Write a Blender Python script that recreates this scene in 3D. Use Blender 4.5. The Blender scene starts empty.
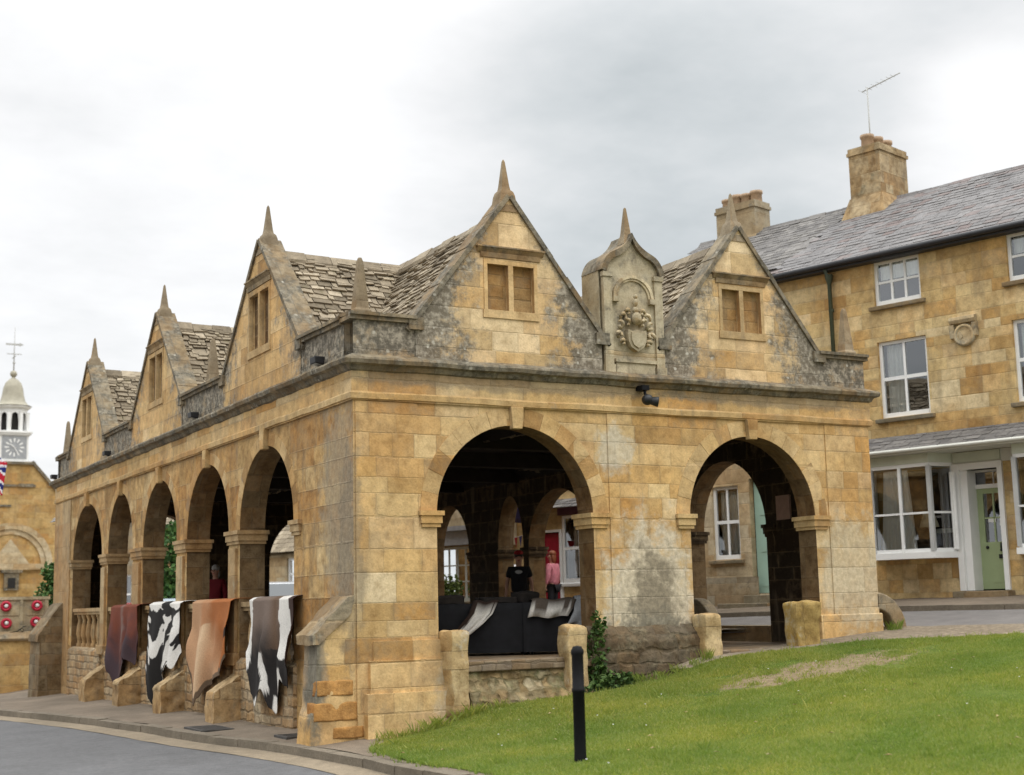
import bpy, bmesh, math, random
import numpy as np
from mathutils import Vector, Matrix, noise as mnoise
R = random.Random(7)
scene = bpy.context.scene
COL = scene.collection
sin, cos, pi = math.sin, math.cos, math.pi

# ------------------------------------------------------------------ node helpers
class NB:
    def __init__(s, tree): s.t = tree; s.L = tree.links
    def n(s, typ, **kw):
        nd = s.t.nodes.new(typ)
        for k, v in kw.items(): setattr(nd, k, v)
        return nd
    def put(s, sock, v):
        if isinstance(v, bpy.types.NodeSocket): s.L.new(v, sock)
        elif isinstance(v, (tuple, list)) and len(v) == 3 and sock.type == 'RGBA': sock.default_value = (*v, 1)
        else: sock.default_value = v
    def m(s, op, a, b=0.0, c=0.0, clamp=False):
        nd = s.n('ShaderNodeMath', operation=op); nd.use_clamp = clamp
        s.put(nd.inputs[0], a); s.put(nd.inputs[1], b)
        if op in ('MULTIPLY_ADD', 'SMOOTH_MIN', 'WRAP', 'COMPARE'): s.put(nd.inputs[2], c)
        return nd.outputs[0]
    def vm(s, op, a, b=(0, 0, 0)):
        nd = s.n('ShaderNodeVectorMath', operation=op)
        s.put(nd.inputs[0], a); s.put(nd.inputs[1], b)
        return nd.outputs['Value'] if op in ('LENGTH', 'DOT_PRODUCT', 'DISTANCE') else nd.outputs[0]
    def xyz(s, v):
        nd = s.n('ShaderNodeSeparateXYZ'); s.put(nd.inputs[0], v); return nd.outputs[0], nd.outputs[1], nd.outputs[2]
    def comb(s, x, y, z=0.0):
        nd = s.n('ShaderNodeCombineXYZ'); s.put(nd.inputs[0], x); s.put(nd.inputs[1], y); s.put(nd.inputs[2], z); return nd.outputs[0]
    def noise(s, vec, scale=5, detail=3, rough=.55, col=False):
        nd = s.n('ShaderNodeTexNoise'); s.put(nd.inputs['Vector'], vec)
        nd.inputs['Scale'].default_value = scale; nd.inputs['Detail'].default_value = detail; nd.inputs['Roughness'].default_value = rough
        return nd.outputs[1 if col else 0]
    def wn(s, vec):
        nd = s.n('ShaderNodeTexWhiteNoise', noise_dimensions='3D'); s.put(nd.inputs['Vector'], vec)
        return nd.outputs['Value'], nd.outputs['Color']
    def ramp(s, fac, stops, interp='LINEAR'):
        nd = s.n('ShaderNodeValToRGB'); cr = nd.color_ramp; cr.interpolation = interp
        while len(cr.elements) < len(stops): cr.elements.new(.5)
        for e, (p, c) in zip(cr.elements, stops):
            e.position = p; e.color = (*c, 1) if not isinstance(c, (int, float)) else (c, c, c, 1)
        s.put(nd.inputs[0], fac); return nd.outputs[0]
    def mix(s, fac, a, b, mode='MIX'):
        nd = s.n('ShaderNodeMix', data_type='RGBA', blend_type=mode)
        s.put(nd.inputs[0], fac); s.put(nd.inputs[6], a); s.put(nd.inputs[7], b); return nd.outputs[2]
    def rng(s, v, a, b, c=0.0, d=1.0):
        nd = s.n('ShaderNodeMapRange', interpolation_type='SMOOTHSTEP')
        s.put(nd.inputs[0], v)
        for i, q in enumerate((a, b, c, d)): nd.inputs[i + 1].default_value = q
        return nd.outputs[0]
    def bump(s, h, strength=.5, dist=.02, nrm=None):
        nd = s.n('ShaderNodeBump'); nd.inputs['Strength'].default_value = strength; nd.inputs['Distance'].default_value = dist
        s.put(nd.inputs['Height'], h)
        if nrm: s.put(nd.inputs['Normal'], nrm)
        return nd.outputs[0]
    def attr(s, name):
        return s.n('ShaderNodeAttribute', attribute_name=name)
    def uv(s): return s.n('ShaderNodeTexCoord').outputs['UV']
    def obj(s): return s.n('ShaderNodeTexCoord').outputs['Object']
    def pos(s): return s.n('ShaderNodeNewGeometry').outputs['Position']

def newmat(name):
    m = bpy.data.materials.new(name); m.use_nodes = True
    b = NB(m.node_tree); m.node_tree.nodes.clear()
    return m, b
def finish(m, b, color, rough=.8, normal=None, metal=0.0, spec=.4, **kw):
    p = b.n('ShaderNodeBsdfPrincipled'); o = b.n('ShaderNodeOutputMaterial')
    b.put(p.inputs['Base Color'], color); b.put(p.inputs['Roughness'], rough); b.put(p.inputs['Metallic'], metal)
    p.inputs['Specular IOR Level'].default_value = spec
    if normal: b.put(p.inputs['Normal'], normal)
    for k, v in kw.items(): b.put(p.inputs[k], v)
    b.L.new(p.outputs[0], o.inputs[0]); return m

def ashlar(b, u, v, h, w0, w1, seed, wob=.012):
    pn = b.noise(b.comb(u, v, seed), 3.2, 2, .5, col=True)
    px, py, pz = b.xyz(pn)
    u = b.m('ADD', u, b.m('MULTIPLY', b.m('SUBTRACT', px, .5), wob)); v = b.m('ADD', v, b.m('MULTIPLY', b.m('SUBTRACT', py, .5), wob))
    v2 = b.m('DIVIDE', v, h)
    v2 = b.m('ADD', v2, b.m('MULTIPLY', b.m('SINE', b.m('MULTIPLY_ADD', v, 3.1, 1.0 + seed)), .25))
    v2 = b.m('ADD', v2, b.m('MULTIPLY', b.m('SINE', b.m('MULTIPLY_ADD', v, 7.3, seed * 2.0)), .14))
    row = b.m('FLOOR', v2); fv = b.m('SUBTRACT', v2, row)
    ra, rac = b.wn(b.comb(row, seed, 3.7)); r1, r2, r3 = b.xyz(rac)
    W = b.m('MULTIPLY_ADD', r1, w1 - w0, w0)
    u2 = b.m('ADD', u, b.m('MULTIPLY', b.m('SINE', b.m('MULTIPLY_ADD', u, 2.3, b.m('MULTIPLY', row, 5.1))), .13))
    u2 = b.m('ADD', b.m('DIVIDE', u2, W), b.m('MULTIPLY', r2, 9.0))
    cl = b.m('FLOOR', u2); fu = b.m('SUBTRACT', u2, cl)
    _, rc = b.wn(b.comb(cl, row, seed + 11.3)); q1, q2, q3 = b.xyz(rc)
    du = b.m('MULTIPLY', b.m('MINIMUM', fu, b.m('SUBTRACT', 1.0, fu)), W)
    dv = b.m('MULTIPLY', b.m('MINIMUM', fv, b.m('SUBTRACT', 1.0, fv)), h)
    d = b.m('MINIMUM', du, dv)
    return q1, q2, q3, d

GOLD = [(0, (.50, .30, .115)), (.14, (.58, .385, .175)), (.34, (.66, .465, .235)), (.5, (.54, .335, .135)), (.64, (.70, .53, .315)), (.76, (.60, .40, .18)), (.84, (.51, .285, .095)), (.92, (.58, .46, .30)), (1, (.64, .445, .22))]
def stone(name, pal=GOLD, h=.33, w0=.4, w1=.95, seed=1.0, joint=.5, jcol=(.36, .26, .14), jw=(.003, .011), mott=.5, lichen=.0, lcol=(.10, .092, .075), lcol2=(.36, .33, .27),
          blobs=(), tint=(1, 1, 1), rough=.88, bump=.5, grime=.35, wob=.012, blocky=.006, cont=1.0, blockdirt=.42, spots=.0, huep=.75):
    m, b = newmat(name)
    uvx, uvy, _ = b.xyz(b.uv()); P = b.pos()
    q1, q2, q3, d = ashlar(b, uvx, uvy, h, w0, w1, seed, wob)
    base = b.mix(.85, b.ramp(q2, pal), b.ramp(q1, pal))
    if cont < 1: base = b.mix(cont, pal[2][1], base)
    n1 = b.noise(P, 1.1, 4, .6); n2 = b.noise(P, 7.0, 5, .65); n3 = b.noise(P, 38, 3, .6)
    base = b.mix(1.0, base, b.ramp(n1, [(.25, (.80, .76, .68)), (.5, (1, 1, 1)), (.75, (1.12, 1.1, 1.06))]), 'MULTIPLY')
    base = b.mix(mott, base, b.ramp(n2, [(.30, (.52, .45, .36)), (.5, (1, 1, 1)), (.70, (1.32, 1.30, 1.26))]), 'MULTIPLY')
    n4 = b.noise(P, 2.9, 5, .62)
    base = b.mix(mott, base, b.ramp(n4, [(.32, (.66, .60, .52)), (.52, (1, 1, 1)), (.70, (1.20, 1.19, 1.17))]), 'MULTIPLY')
    pit = b.rng(b.noise(P, 19, 4, .75), .60, .72)
    base = b.mix(b.m('MULTIPLY', pit, .40), base, (.17, .125, .075))
    base = b.mix(.6, base, b.ramp(n3, [(.3, (.72, .7, .66)), (.55, (1, 1, 1)), (.8, (1.15, 1.15, 1.15))]), 'MULTIPLY')
    bd = b.m('MULTIPLY', b.rng(q3, .62, .95), b.rng(b.noise(P, 5.0, 5, .68), .40, .62))
    base = b.mix(b.m('MULTIPLY', bd, blockdirt), base, (.30, .25, .175))
    edge_ = b.m('SUBTRACT', 1.0, b.rng(d, .006, .075))
    base = b.mix(b.m('MULTIPLY', b.m('MULTIPLY', edge_, b.rng(b.noise(P, 4.2, 4, .6), .45, .65)), .28), base, (.23, .17, .10))
    hp = b.noise(b.vm('ADD', P, (13.0, 5.0, 2.0)), .62, 4, .62); hq = b.m('ADD', b.m('MULTIPLY', hp, .72), b.m('MULTIPLY', q3, .28))
    base = b.mix(huep, base, b.ramp(hq, [(.34, (1.06, 1.10, 1.16)), (.48, (1.02, 1.0, .97)), (.56, (1.0, .86, .68)), (.68, (.86, .66, .45))]), 'MULTIPLY')
    base = b.mix(1.0, base, b.ramp(q1, [(0, (.82, .81, .79)), (.35, (1.02, 1.02, 1.02)), (.7, (.93, .92, .90)), (1, (1.14, 1.14, 1.13))]), 'MULTIPLY')
    # brown-grey grime that runs down the face in broad streaks
    sv = b.noise(b.comb(b.m('MULTIPLY', uvx, 2.6), b.m('MULTIPLY', uvy, .35), seed), 1.6, 4, .6)
    base = b.mix(b.m('MULTIPLY', b.rng(sv, .53, .72), grime), base, (.20, .155, .10))
    d = b.m('SUBTRACT', d, b.m('MULTIPLY', b.rng(b.noise(P, 6.5, 4, .65), .48, .72), .016))
    jm = b.rng(d, jw[0], jw[1])
    jn = b.m('MULTIPLY', b.m('SUBTRACT', 1.0, jm), b.rng(b.noise(P, 2.3, 2), .3, .62, .25, 1.0))
    base = b.mix(b.m('MULTIPLY', jn, joint), base, jcol)
    # lichen and black weathering: 'w' attribute plus a general amount
    w = b.m('ADD', b.attr('w').outputs['Fac'], lichen)
    ln = b.noise(P, 2.8, 9, .72); l2 = b.noise(P, 15, 4, .7); l3 = b.noise(P, 5.5, 3, .6)
    lm = b.rng(b.m('ADD', b.m('MULTIPLY', w, 1.0), b.m('MULTIPLY', b.m('SUBTRACT', ln, .5), 2.1)), .33, .72)
    lm = b.m('MULTIPLY', lm, b.m('GREATER_THAN', w, .001))
    lc = b.mix(b.rng(b.m('ADD', b.m('MULTIPLY', l2, .6), b.m('MULTIPLY', l3, .4)), .43, .64), lcol, lcol2)
    base = b.mix(b.m('MULTIPLY', lm, .9), base, lc)
    if spots:
        vo = b.n('ShaderNodeTexVoronoi'); vo.inputs['Scale'].default_value = 9.0; b.L.new(b.vm('ADD', P, b.vm('MULTIPLY', b.noise(P, 12, 2, .5, col=True), (.05, .05, .05))), vo.inputs['Vector'])
        vr = b.xyz(vo.outputs['Color'])[0]
        sp_ = b.m('MULTIPLY', b.m('SUBTRACT', 1.0, b.rng(vo.outputs['Distance'], .12, .30)), b.m('MULTIPLY', b.rng(vr, .62, .7), lm))
        base = b.mix(b.m('MULTIPLY', sp_, spots), base, (.52, .49, .41))
    for (c, r, st, colr) in blobs:
        dv = b.vm('LENGTH', b.vm('DIVIDE', b.vm('SUBTRACT', P, c), r))
        mk = b.m('SUBTRACT', b.m('SUBTRACT', 1.0, dv), b.m('MULTIPLY', b.m('SUBTRACT', b.noise(P, 3.6, 8, .72), .5), 1.9))
        base = b.mix(b.m('MULTIPLY', b.rng(mk, -.06, .40), st), base, b.mix(b.rng(l2, .38, .66), colr, tuple(min(1, x * 1.5) for x in colr)))
    base = b.mix(1.0, base, tint, 'MULTIPLY')
    hgt = b.m('ADD', b.m('MULTIPLY', jm, .55), b.m('ADD', b.m('MULTIPLY', n2, .45), b.m('MULTIPLY', n3, .35)))
    hgt = b.m('ADD', hgt, b.m('MULTIPLY', q3, blocky * 140))
    nrm = b.bump(hgt, bump, .02)
    return finish(m, b, base, rough, nrm, spec=.25)

def plain(name, color, rough=.6, var=.15, scale=8, bump=0, metal=0.0, spec=.4, **kw):
    m, b = newmat(name); P = b.obj()
    n = b.noise(P, scale, 4, .6)
    lo = tuple(max(0, c * (1 - var)) for c in color); hi = tuple(min(1, c * (1 + var)) for c in color)
    c = b.ramp(n, [(.3, lo), (.7, hi)])
    nrm = b.bump(b.noise(P, scale * 4, 3), bump, .01) if bump else None
    return finish(m, b, c, rough, nrm, metal, spec, **kw)

# ------------------------------------------------------------------ mesh helpers
class MB:
    def __init__(s): s.v = []; s.f = []; s.uv = []; s.w = []; s.sm = []; s.c = []
    def face(s, pts, uv=None, w=None, smooth=False, c=None):
        i = len(s.v); s.v += [tuple(p) for p in pts]; s.f.append(tuple(range(i, i + len(pts)))); s.sm.append(smooth)
        if uv is None:
            a = Vector((0, 0, 0))
            for k in range(len(pts)):
                p, q = pts[k], pts[(k + 1) % len(pts)]
                a += Vector(((p[1] - q[1]) * (p[2] + q[2]), (p[2] - q[2]) * (p[0] + q[0]), (p[0] - q[0]) * (p[1] + q[1])))
            if a.length > 1e-12: a.normalize()
            if abs(a.z) > .8: uv = [(p[0], p[1] + 31.7) for p in pts]
            else:
                t = Vector((-a.y, a.x, 0)); t.normalize()
                o = 0 if abs(a.y) > abs(a.x) else 17.3
                uv = [(p[0] * t.x + p[1] * t.y + o, p[2]) for p in pts]
        s.uv += list(uv)
        s.w += list(w) if w is not None else [0.0] * len(pts)
        s.c += [c if c is not None else .5] * len(pts)
    def box(s, x0, x1, y0, y1, z0, z1, skip='', c=None):
        A = [(x0, y0, z0), (x1, y0, z0), (x1, y1, z0), (x0, y1, z0), (x0, y0, z1), (x1, y0, z1), (x1, y1, z1), (x0, y1, z1)]
        for k, q in (('b', (0, 3, 2, 1)), ('t', (4, 5, 6, 7)), ('f', (0, 1, 5, 4)), ('r', (1, 2, 6, 5)), ('k', (2, 3, 7, 6)), ('l', (3, 0, 4, 7))):
            if k not in skip: s.face([A[i] for i in q], c=c)
    def hexa(s, A, c=None, uvs=None):
        for q in ((0, 3, 2, 1), (4, 5, 6, 7), (0, 1, 5, 4), (1, 2, 6, 5), (2, 3, 7, 6), (3, 0, 4, 7)): s.face([A[i] for i in q], c=c)
    def prism(s, poly, d0, d1, axis='y', smooth=False):
        """poly: list of (a,z); extruded along axis between d0 and d1"""
        f = (lambda a, z, d: (a, d, z)) if axis == 'y' else ((lambda a, z, d: (d, a, z)) if axis == 'x' else (lambda a, z, d: (a, z, d)))
        s.face([f(a, z, d0) for a, z in poly]); s.face([f(a, z, d1) for a, z in reversed(poly)])
        n = len(poly); L = 0
        for i in range(n):
            (a, z), (a2, z2) = poly[i], poly[(i + 1) % n]
            s.face([f(a, z, d1), f(a2, z2, d1), f(a2, z2, d0), f(a, z, d0)], smooth=smooth)
    def tube(s, pts, rad, seg=8, cap=True, smooth=True):
        rad = [rad] * len(pts) if isinstance(rad, (int, float)) else rad
        rings = []
        for i, p in enumerate(pts):
            p = Vector(p); a = Vector(pts[max(0, i - 1)]); c = Vector(pts[min(len(pts) - 1, i + 1)])
            t = (c - a).normalized(); ref = Vector((0, 0, 1)) if abs(t.z) < .9 else Vector((1, 0, 0))
            x = t.cross(ref).normalized(); y = t.cross(x).normalized()
            rings.append([p + (x * cos(2 * pi * k / seg) + y * sin(2 * pi * k / seg)) * rad[i] for k in range(seg)])
        for i in range(len(rings) - 1):
            for k in range(seg):
                s.face([rings[i][k], rings[i + 1][k], rings[i + 1][(k + 1) % seg], rings[i][(k + 1) % seg]], smooth=smooth)
        if cap: s.face(rings[0]); s.face(list(reversed(rings[-1])))
    def lathe(s, prof, c=(0, 0), seg=12, smooth=True, rx=1, ry=1, a0=0):
        for i in range(len(prof) - 1):
            (r, z), (r2, z2) = prof[i], prof[i + 1]
            for k in range(seg):
                a, b2 = a0 + 2 * pi * k / seg, a0 + 2 * pi * (k + 1) / seg
                P = [(c[0] + r * cos(a) * rx, c[1] + r * sin(a) * ry, z), (c[0] + r * cos(b2) * rx, c[1] + r * sin(b2) * ry, z), (c[0] + r2 * cos(b2) * rx, c[1] + r2 * sin(b2) * ry, z2), (c[0] + r2 * cos(a) * rx, c[1] + r2 * sin(a) * ry, z2)]
                if r < 1e-6: P = P[1:]
                elif r2 < 1e-6: P = P[:3]
                s.face(P, smooth=smooth)
    def ball(s, c, r, seg=10, rings=7, smooth=True):
        r = (r, r, r) if isinstance(r, (int, float)) else r
        pr = [(sin(pi * i / rings), -cos(pi * i / rings)) for i in range(rings + 1)]; pr[0] = (0, -1); pr[-1] = (0, 1)
        m2 = MB(); m2.lathe(pr, seg=seg, smooth=smooth)
        s.add(m2, lambda p: (c[0] + p[0] * r[0], c[1] + p[1] * r[1], c[2] + p[2] * r[2]))
    def add(s, o, fn):
        k = len(s.v); s.v += [fn(p) for p in o.v]; s.f += [tuple(i + k for i in f) for f in o.f]; s.uv += o.uv; s.w += o.w; s.sm += o.sm; s.c += o.c
    def build(s, name, mat, parent=None, weld=True, bevel=0, subd=0, M=None, recalc=True, split=False):
        if split:
            par_ = list(range(len(s.v))); key = {}
            def fd(i):
                while par_[i] != i: par_[i] = par_[par_[i]]; i = par_[i]
                return i
            for i, p in enumerate(s.v):
                k = tuple(round(q * 1000) for q in p)
                if k in key: par_[fd(i)] = fd(key[k])
                else: key[k] = i
            for f in s.f:
                for i in f[1:]: par_[fd(i)] = fd(f[0])
            grp = {}
            for fi, f in enumerate(s.f): grp.setdefault(fd(f[0]), []).append(fi)
            o = None; st = np.cumsum([0] + [len(f) for f in s.f])
            for fs in grp.values():
                m2 = MB()
                for fi in fs: a = st[fi]; n = len(s.f[fi]); m2.face([s.v[i] for i in s.f[fi]], s.uv[a:a + n], s.w[a:a + n], s.sm[fi], s.c[s.f[fi][0]])
                o = m2.build(name, mat, parent, weld, bevel, subd, M, recalc)
            return o
        me = bpy.data.meshes.new(name); me.from_pydata(s.v, [], s.f)
        uvl = me.uv_layers.new(name='UVMap'); uvl.data.foreach_set('uv', np.array(s.uv, dtype=np.float32).ravel())
        me.polygons.foreach_set('use_smooth', s.sm)
        if any(s.w): me.attributes.new('w', 'FLOAT', 'POINT').data.foreach_set('value', np.array(s.w, dtype=np.float32))
        if any(x != .5 for x in s.c):
            me.attributes.new('tone', 'FLOAT', 'POINT').data.foreach_set('value', np.array(s.c, dtype=np.float32))
        if weld or recalc:
            bm = bmesh.new(); bm.from_mesh(me)
            if weld: bmesh.ops.remove_doubles(bm, verts=bm.verts, dist=.0004)
            if recalc: bmesh.ops.recalc_face_normals(bm, faces=bm.faces)
            bm.to_mesh(me); bm.free()
        me.materials.append(mat)
        o = bpy.data.objects.new(name, me); COL.objects.link(o)
        if parent: o.parent = parent
        if M is not None: o.matrix_world = M
        if bevel:
            md = o.modifiers.new('bevel', 'BEVEL'); md.width = bevel; md.segments = 2; md.limit_method = 'ANGLE'; md.angle_limit = .6
            o.data.shade_smooth(); md.harden_normals = False
            o.modifiers.new('wn', 'WEIGHTED_NORMAL')
        if subd:
            md = o.modifiers.new('sub', 'SUBSURF'); md.levels = subd; md.render_levels = subd
        return o
def tag(o, label=None, cat=None, group=None, kind=None):
    if label: o['label'] = label
    if cat: o['category'] = cat
    if group: o['group'] = group
    if kind: o['kind'] = kind
    return o
def thing(name, label, cat, loc=(0, 0, 0), rz=0, group=None):
    o = bpy.data.objects.new(name, None); COL.objects.link(o); o.location = loc; o.rotation_euler = (0, 0, rz); o.empty_display_size = .2
    return tag(o, label, cat, group)
def dup(root, loc, rz=None, label=None):
    def cp(o, par):
        c = o.copy(); COL.objects.link(c)
        if par: c.parent = par
        for ch in list(o.children): cp(ch, c)
        return c
    r = cp(root, None); r.location = loc
    if rz is not None: r.rotation_euler = (0, 0, rz)
    if label: r['label'] = label
    return r
def rock(sx, sy, sz, seed=0, amp=.04, freq=3.0, cuts=10, round_=.12):
    """roughly hewn block, base at z=0"""
    mb = MB(); n = cuts
    def pt(x, y, z):
        p = Vector((x * sx / 2, y * sy / 2, (z + 1) * sz / 2))
        # round the corners
        k = max(0, abs(x) - .6) / .4, max(0, abs(y) - .6) / .4, max(0, z - .6) / .4
        e = math.sqrt(k[0] ** 2 + k[1] ** 2 + k[2] ** 2)
        if e > 1: p = p - Vector((x * sx, y * sy, z * sz)).normalized() * (e - 1) * round_
        nv = mnoise.noise_vector(Vector((p.x * freq + seed * 7.1, p.y * freq + seed, p.z * freq)))
        nv2 = mnoise.noise_vector(Vector((p.x * freq * 3 + seed, p.y * freq * 3, p.z * freq * 3 + 9)))
        return tuple(p + nv * amp + nv2 * amp * .35)
    for ax in range(3):
        for sg in (-1, 1):
            for i in range(n):
                for j in range(n):
                    q = []
                    for (a, c) in ((i, j), (i + 1, j), (i + 1, j + 1), (i, j + 1)):
                        u, v = -1 + 2 * a / n, -1 + 2 * c / n
                        q.append(pt(*((sg, u, v) if ax == 0 else ((u, sg, v) if ax == 1 else (u, v, sg)))))
                    mb.face(q, smooth=True)
    return mb

# ------------------------------------------------------------------ camera frame (solved from the photograph's perspective)
CAM = np.array([-6.917233, -16.617818, 1.64]); FPX = 1411.656
cR = np.array([0.87513585, -0.48331939, -0.02322932]); cU = np.array([-0.05336357, -0.14411536, 0.98812099]); cF = np.array([0.48092574, 0.86350051, 0.15191217])

# ------------------------------------------------------------------ terrain heights
GP = [(-.4, -.3, 0), (.5, -.3, .07), (1.1, -.3, .18), (1.6, -.3, .33), (2.4, -.4, .42), (3.3, -.4, .47), (4.2, -.3, .60), (5.2, -.3, .84), (6.3, -.3, .91), (7.4, -.3, 1.0), (8.6, -.3, 1.09), (9.6, -.3, 1.15),
      (-.4, 3, -.02), (-.4, 8, -.04), (-.4, 13, -.1), (-.4, 18.5, -.24), (-1.2, 3, -.05), (-1.2, 8, -.07), (-1.2, 13, -.13), (-1.5, 19, -.27), (-.3, 22, -.3), (-4, 0, -.12), (-4, 10, -.18), (-5, 20, -.3), (-12, 0, -.15), (-12, 20, -.35),
      (-1, -3, -.03), (-1.5, -6, -.02), (-3, -10, 0), (-7, -17, 0), (-12, -14, 0), (.35, -4.77, .14), (0, -2.5, .03), (2.5, -3, .33), (5, -3, .62), (7.6, -3, .93), (5, -7, .56), (2.5, -7, .30), (2, -12, .2), (8, -8, .9), (9, -3.5, 1.08), (12, -8, 1.35), (8, -14, .8), (14, -16, 1.4),
      (9.4, 3, 1.19), (9.4, 8, 1.2), (9.4, 13, 1.12), (9.4, 17, 1.0), (7, 20, .95), (2, 20, .2), (7.6, 24, 1.0), (5.5, 28.5, .58), (4.6, 30.2, .55), (1, 30, -.1), (11, 2.5, 1.33), (12.2, 2.5, 1.42), (14.1, 2.95, 1.55), (15.6, -2.5, 1.64), (16.8, -7, 1.72), (11.6, 12, 1.35), (12.9, 7, 1.5), (13.4, -2, 1.45), (10, 17.5, 1.22), (8, 25, 1.05), (6, 32, .7),
      (-4, 40, -.45), (5.5, 57, -.5), (-20, 60, -.6), (-40, 0, -.4), (-30, -40, 0), (20, -40, 1.4), (60, 0, 4), (60, 60, 3), (-60, 60, -.8)]
_P = np.array(GP, float)
def _k(a, b): return np.sqrt(((a[:, None, :2] - b[None, :, :2]) ** 2).sum(-1) + .02)
_n = len(_P); _A = np.zeros((_n + 3, _n + 3)); _A[:_n, :_n] = _k(_P, _P) + np.eye(_n) * .04; _A[:_n, _n:] = np.c_[np.ones(_n), _P[:, :2]]; _A[_n:, :_n] = _A[:_n, _n:].T
_W = np.linalg.solve(_A, np.r_[_P[:, 2], 0, 0, 0])
def G(xy):
    xy = np.atleast_2d(np.array(xy, float)); o = np.empty(len(xy))
    for i in range(0, len(xy), 20000):
        q = xy[i:i + 20000]; o[i:i + 20000] = _k(q, _P) @ _W[:_n] + np.c_[np.ones(len(q)), q] @ _W[_n:]
    return o
def g(x, y): return float(G([(x, y)])[0])
def sheet(name, poly, step, dz, mat, kind='structure', rough=0.0, hole=None, dzf=None):
    bm = bmesh.new(); vs = [bm.verts.new((x, y, 0)) for x, y in poly]; bm.faces.new(vs)
    xs = [p[0] for p in poly]; ys = [p[1] for p in poly]
    for ax, lo, hi in ((0, min(xs), max(xs)), (1, min(ys), max(ys))):
        k = math.floor(lo / step) + 1
        while k * step < hi:
            no = (1, 0, 0) if ax == 0 else (0, 1, 0); co = (k * step, 0, 0) if ax == 0 else (0, k * step, 0)
            bmesh.ops.bisect_plane(bm, geom=bm.verts[:] + bm.edges[:] + bm.faces[:], plane_co=co, plane_no=no, dist=1e-5); k += 1
    bmesh.ops.triangulate(bm, faces=bm.faces[:])
    z = G([(v.co.x, v.co.y) for v in bm.verts])
    for v, q in zip(bm.verts, z):
        v.co.z = q + (dzf(v.co.x, v.co.y) if dzf else dz) + (rough * (mnoise.noise(Vector((v.co.x * 1.3, v.co.y * 1.3, 4))) + .4 * mnoise.noise(Vector((v.co.x * 4, v.co.y * 4, 1)))) if rough else 0)
    me = bpy.data.meshes.new(name); bm.normal_update()
    for f in bm.faces:
        f.smooth = True
        if f.normal.z < 0: f.normal_flip()
    bm.to_mesh(me); bm.free(); me.materials.append(mat)
    o = bpy.data.objects.new(name, me); COL.objects.link(o); tag(o, kind=kind); return o
SKY_ZEN, SKY_HOR, SUN_E, EXPO = 2.9, .98, .60, .52
# ------------------------------------------------------------------ materials
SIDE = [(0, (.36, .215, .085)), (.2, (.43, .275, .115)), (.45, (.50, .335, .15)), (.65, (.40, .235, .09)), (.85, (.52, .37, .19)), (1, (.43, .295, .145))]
M = {}
M['front'] = stone('ashlar_front', GOLD, .30, .36, .98, 1.0, joint=.30, jcol=(.28, .20, .11), grime=.28, huep=.5, tint=(.975, 1.0, 1.0),
    blobs=[((4.5, -.05, 1.55), (.92, .5, 1.45), .8, (.46, .40, .31)), ((4.55, -.05, 1.35), (.50, .5, 1.15), .9, (.185, .15, .105)), ((4.5, -.05, .9), (.9, .5, .75), .9, (.19, .165, .125)), ((4.5, -.05, .75), (1.3, .6, .62), .8, (.12, .095, .062)), ((8.25, -.05, 2.0), (.75, .5, 1.0), .6, (.40, .345, .25)),
           ((3.95, -.05, 3.75), (.36, .4, .40), .55, (.42, .40, .34)), ((-.06, -.1, 2.4), (.24, .35, 1.7), .55, (.185, .15, .105)), ((-.50, 0, 1.0), (.16, .7, .8), .7, (.17, .15, .12)),
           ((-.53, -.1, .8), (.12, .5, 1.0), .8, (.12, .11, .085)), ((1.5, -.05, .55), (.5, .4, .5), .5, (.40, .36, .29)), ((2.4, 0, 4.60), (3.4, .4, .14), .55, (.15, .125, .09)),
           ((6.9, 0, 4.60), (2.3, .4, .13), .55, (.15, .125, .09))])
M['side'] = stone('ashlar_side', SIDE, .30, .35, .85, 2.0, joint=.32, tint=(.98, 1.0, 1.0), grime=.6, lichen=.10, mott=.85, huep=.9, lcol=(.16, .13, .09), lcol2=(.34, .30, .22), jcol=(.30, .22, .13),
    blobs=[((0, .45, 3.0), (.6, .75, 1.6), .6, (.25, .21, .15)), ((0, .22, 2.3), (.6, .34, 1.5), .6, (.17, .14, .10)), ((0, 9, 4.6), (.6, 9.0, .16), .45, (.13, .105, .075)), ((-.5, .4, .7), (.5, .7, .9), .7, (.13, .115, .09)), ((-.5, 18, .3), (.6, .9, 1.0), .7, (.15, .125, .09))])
M['inner'] = stone('shaded_inner_stone', [(0, (.035, .024, .014)), (.5, (.045, .031, .018)), (1, (.03, .021, .013))], .31, .35, .8, 5.0, joint=.3, grime=.6)  # wall stone coloured near black: the dim interior's shade is painted in
M['frame_stone'] = stone('window_dressing', [(0, (.42, .29, .14)), (1, (.50, .36, .19))], 3, 2, 3, 36.0, joint=0, lichen=.16, lcol=(.16, .13, .08), grime=.5)
M['hood'] = stone('hood_stone', [(0, (.27, .205, .125)), (1, (.33, .255, .155))], 3, 2, 3, 37.0, joint=0, lichen=.36, lcol=(.095, .085, .065), lcol2=(.27, .24, .18), mott=.9)
M['bank'] = stone('mossy_rubble', [(0, (.15, .125, .065)), (.3, (.30, .25, .155)), (.6, (.20, .165, .09)), (1, (.36, .30, .20))], .13, .13, .36, 38.0, joint=.6, jcol=(.07, .065, .03), jw=(.006, .035), wob=.2, lichen=.35, lcol=(.10, .115, .035), lcol2=(.28, .24, .14), mott=.95, bump=1.0)
M['soffit'] = stone('shaded_soffit_stone', [(0, (.17, .112, .056)), (.5, (.22, .148, .077)), (1, (.145, .097, .05))], .31, .35, .8, 32.0, joint=.35, jcol=(.12, .085, .05), grime=.6, mott=.8)  # grimy stone, darkened further so its colour carries the shade inside the arches
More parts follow.
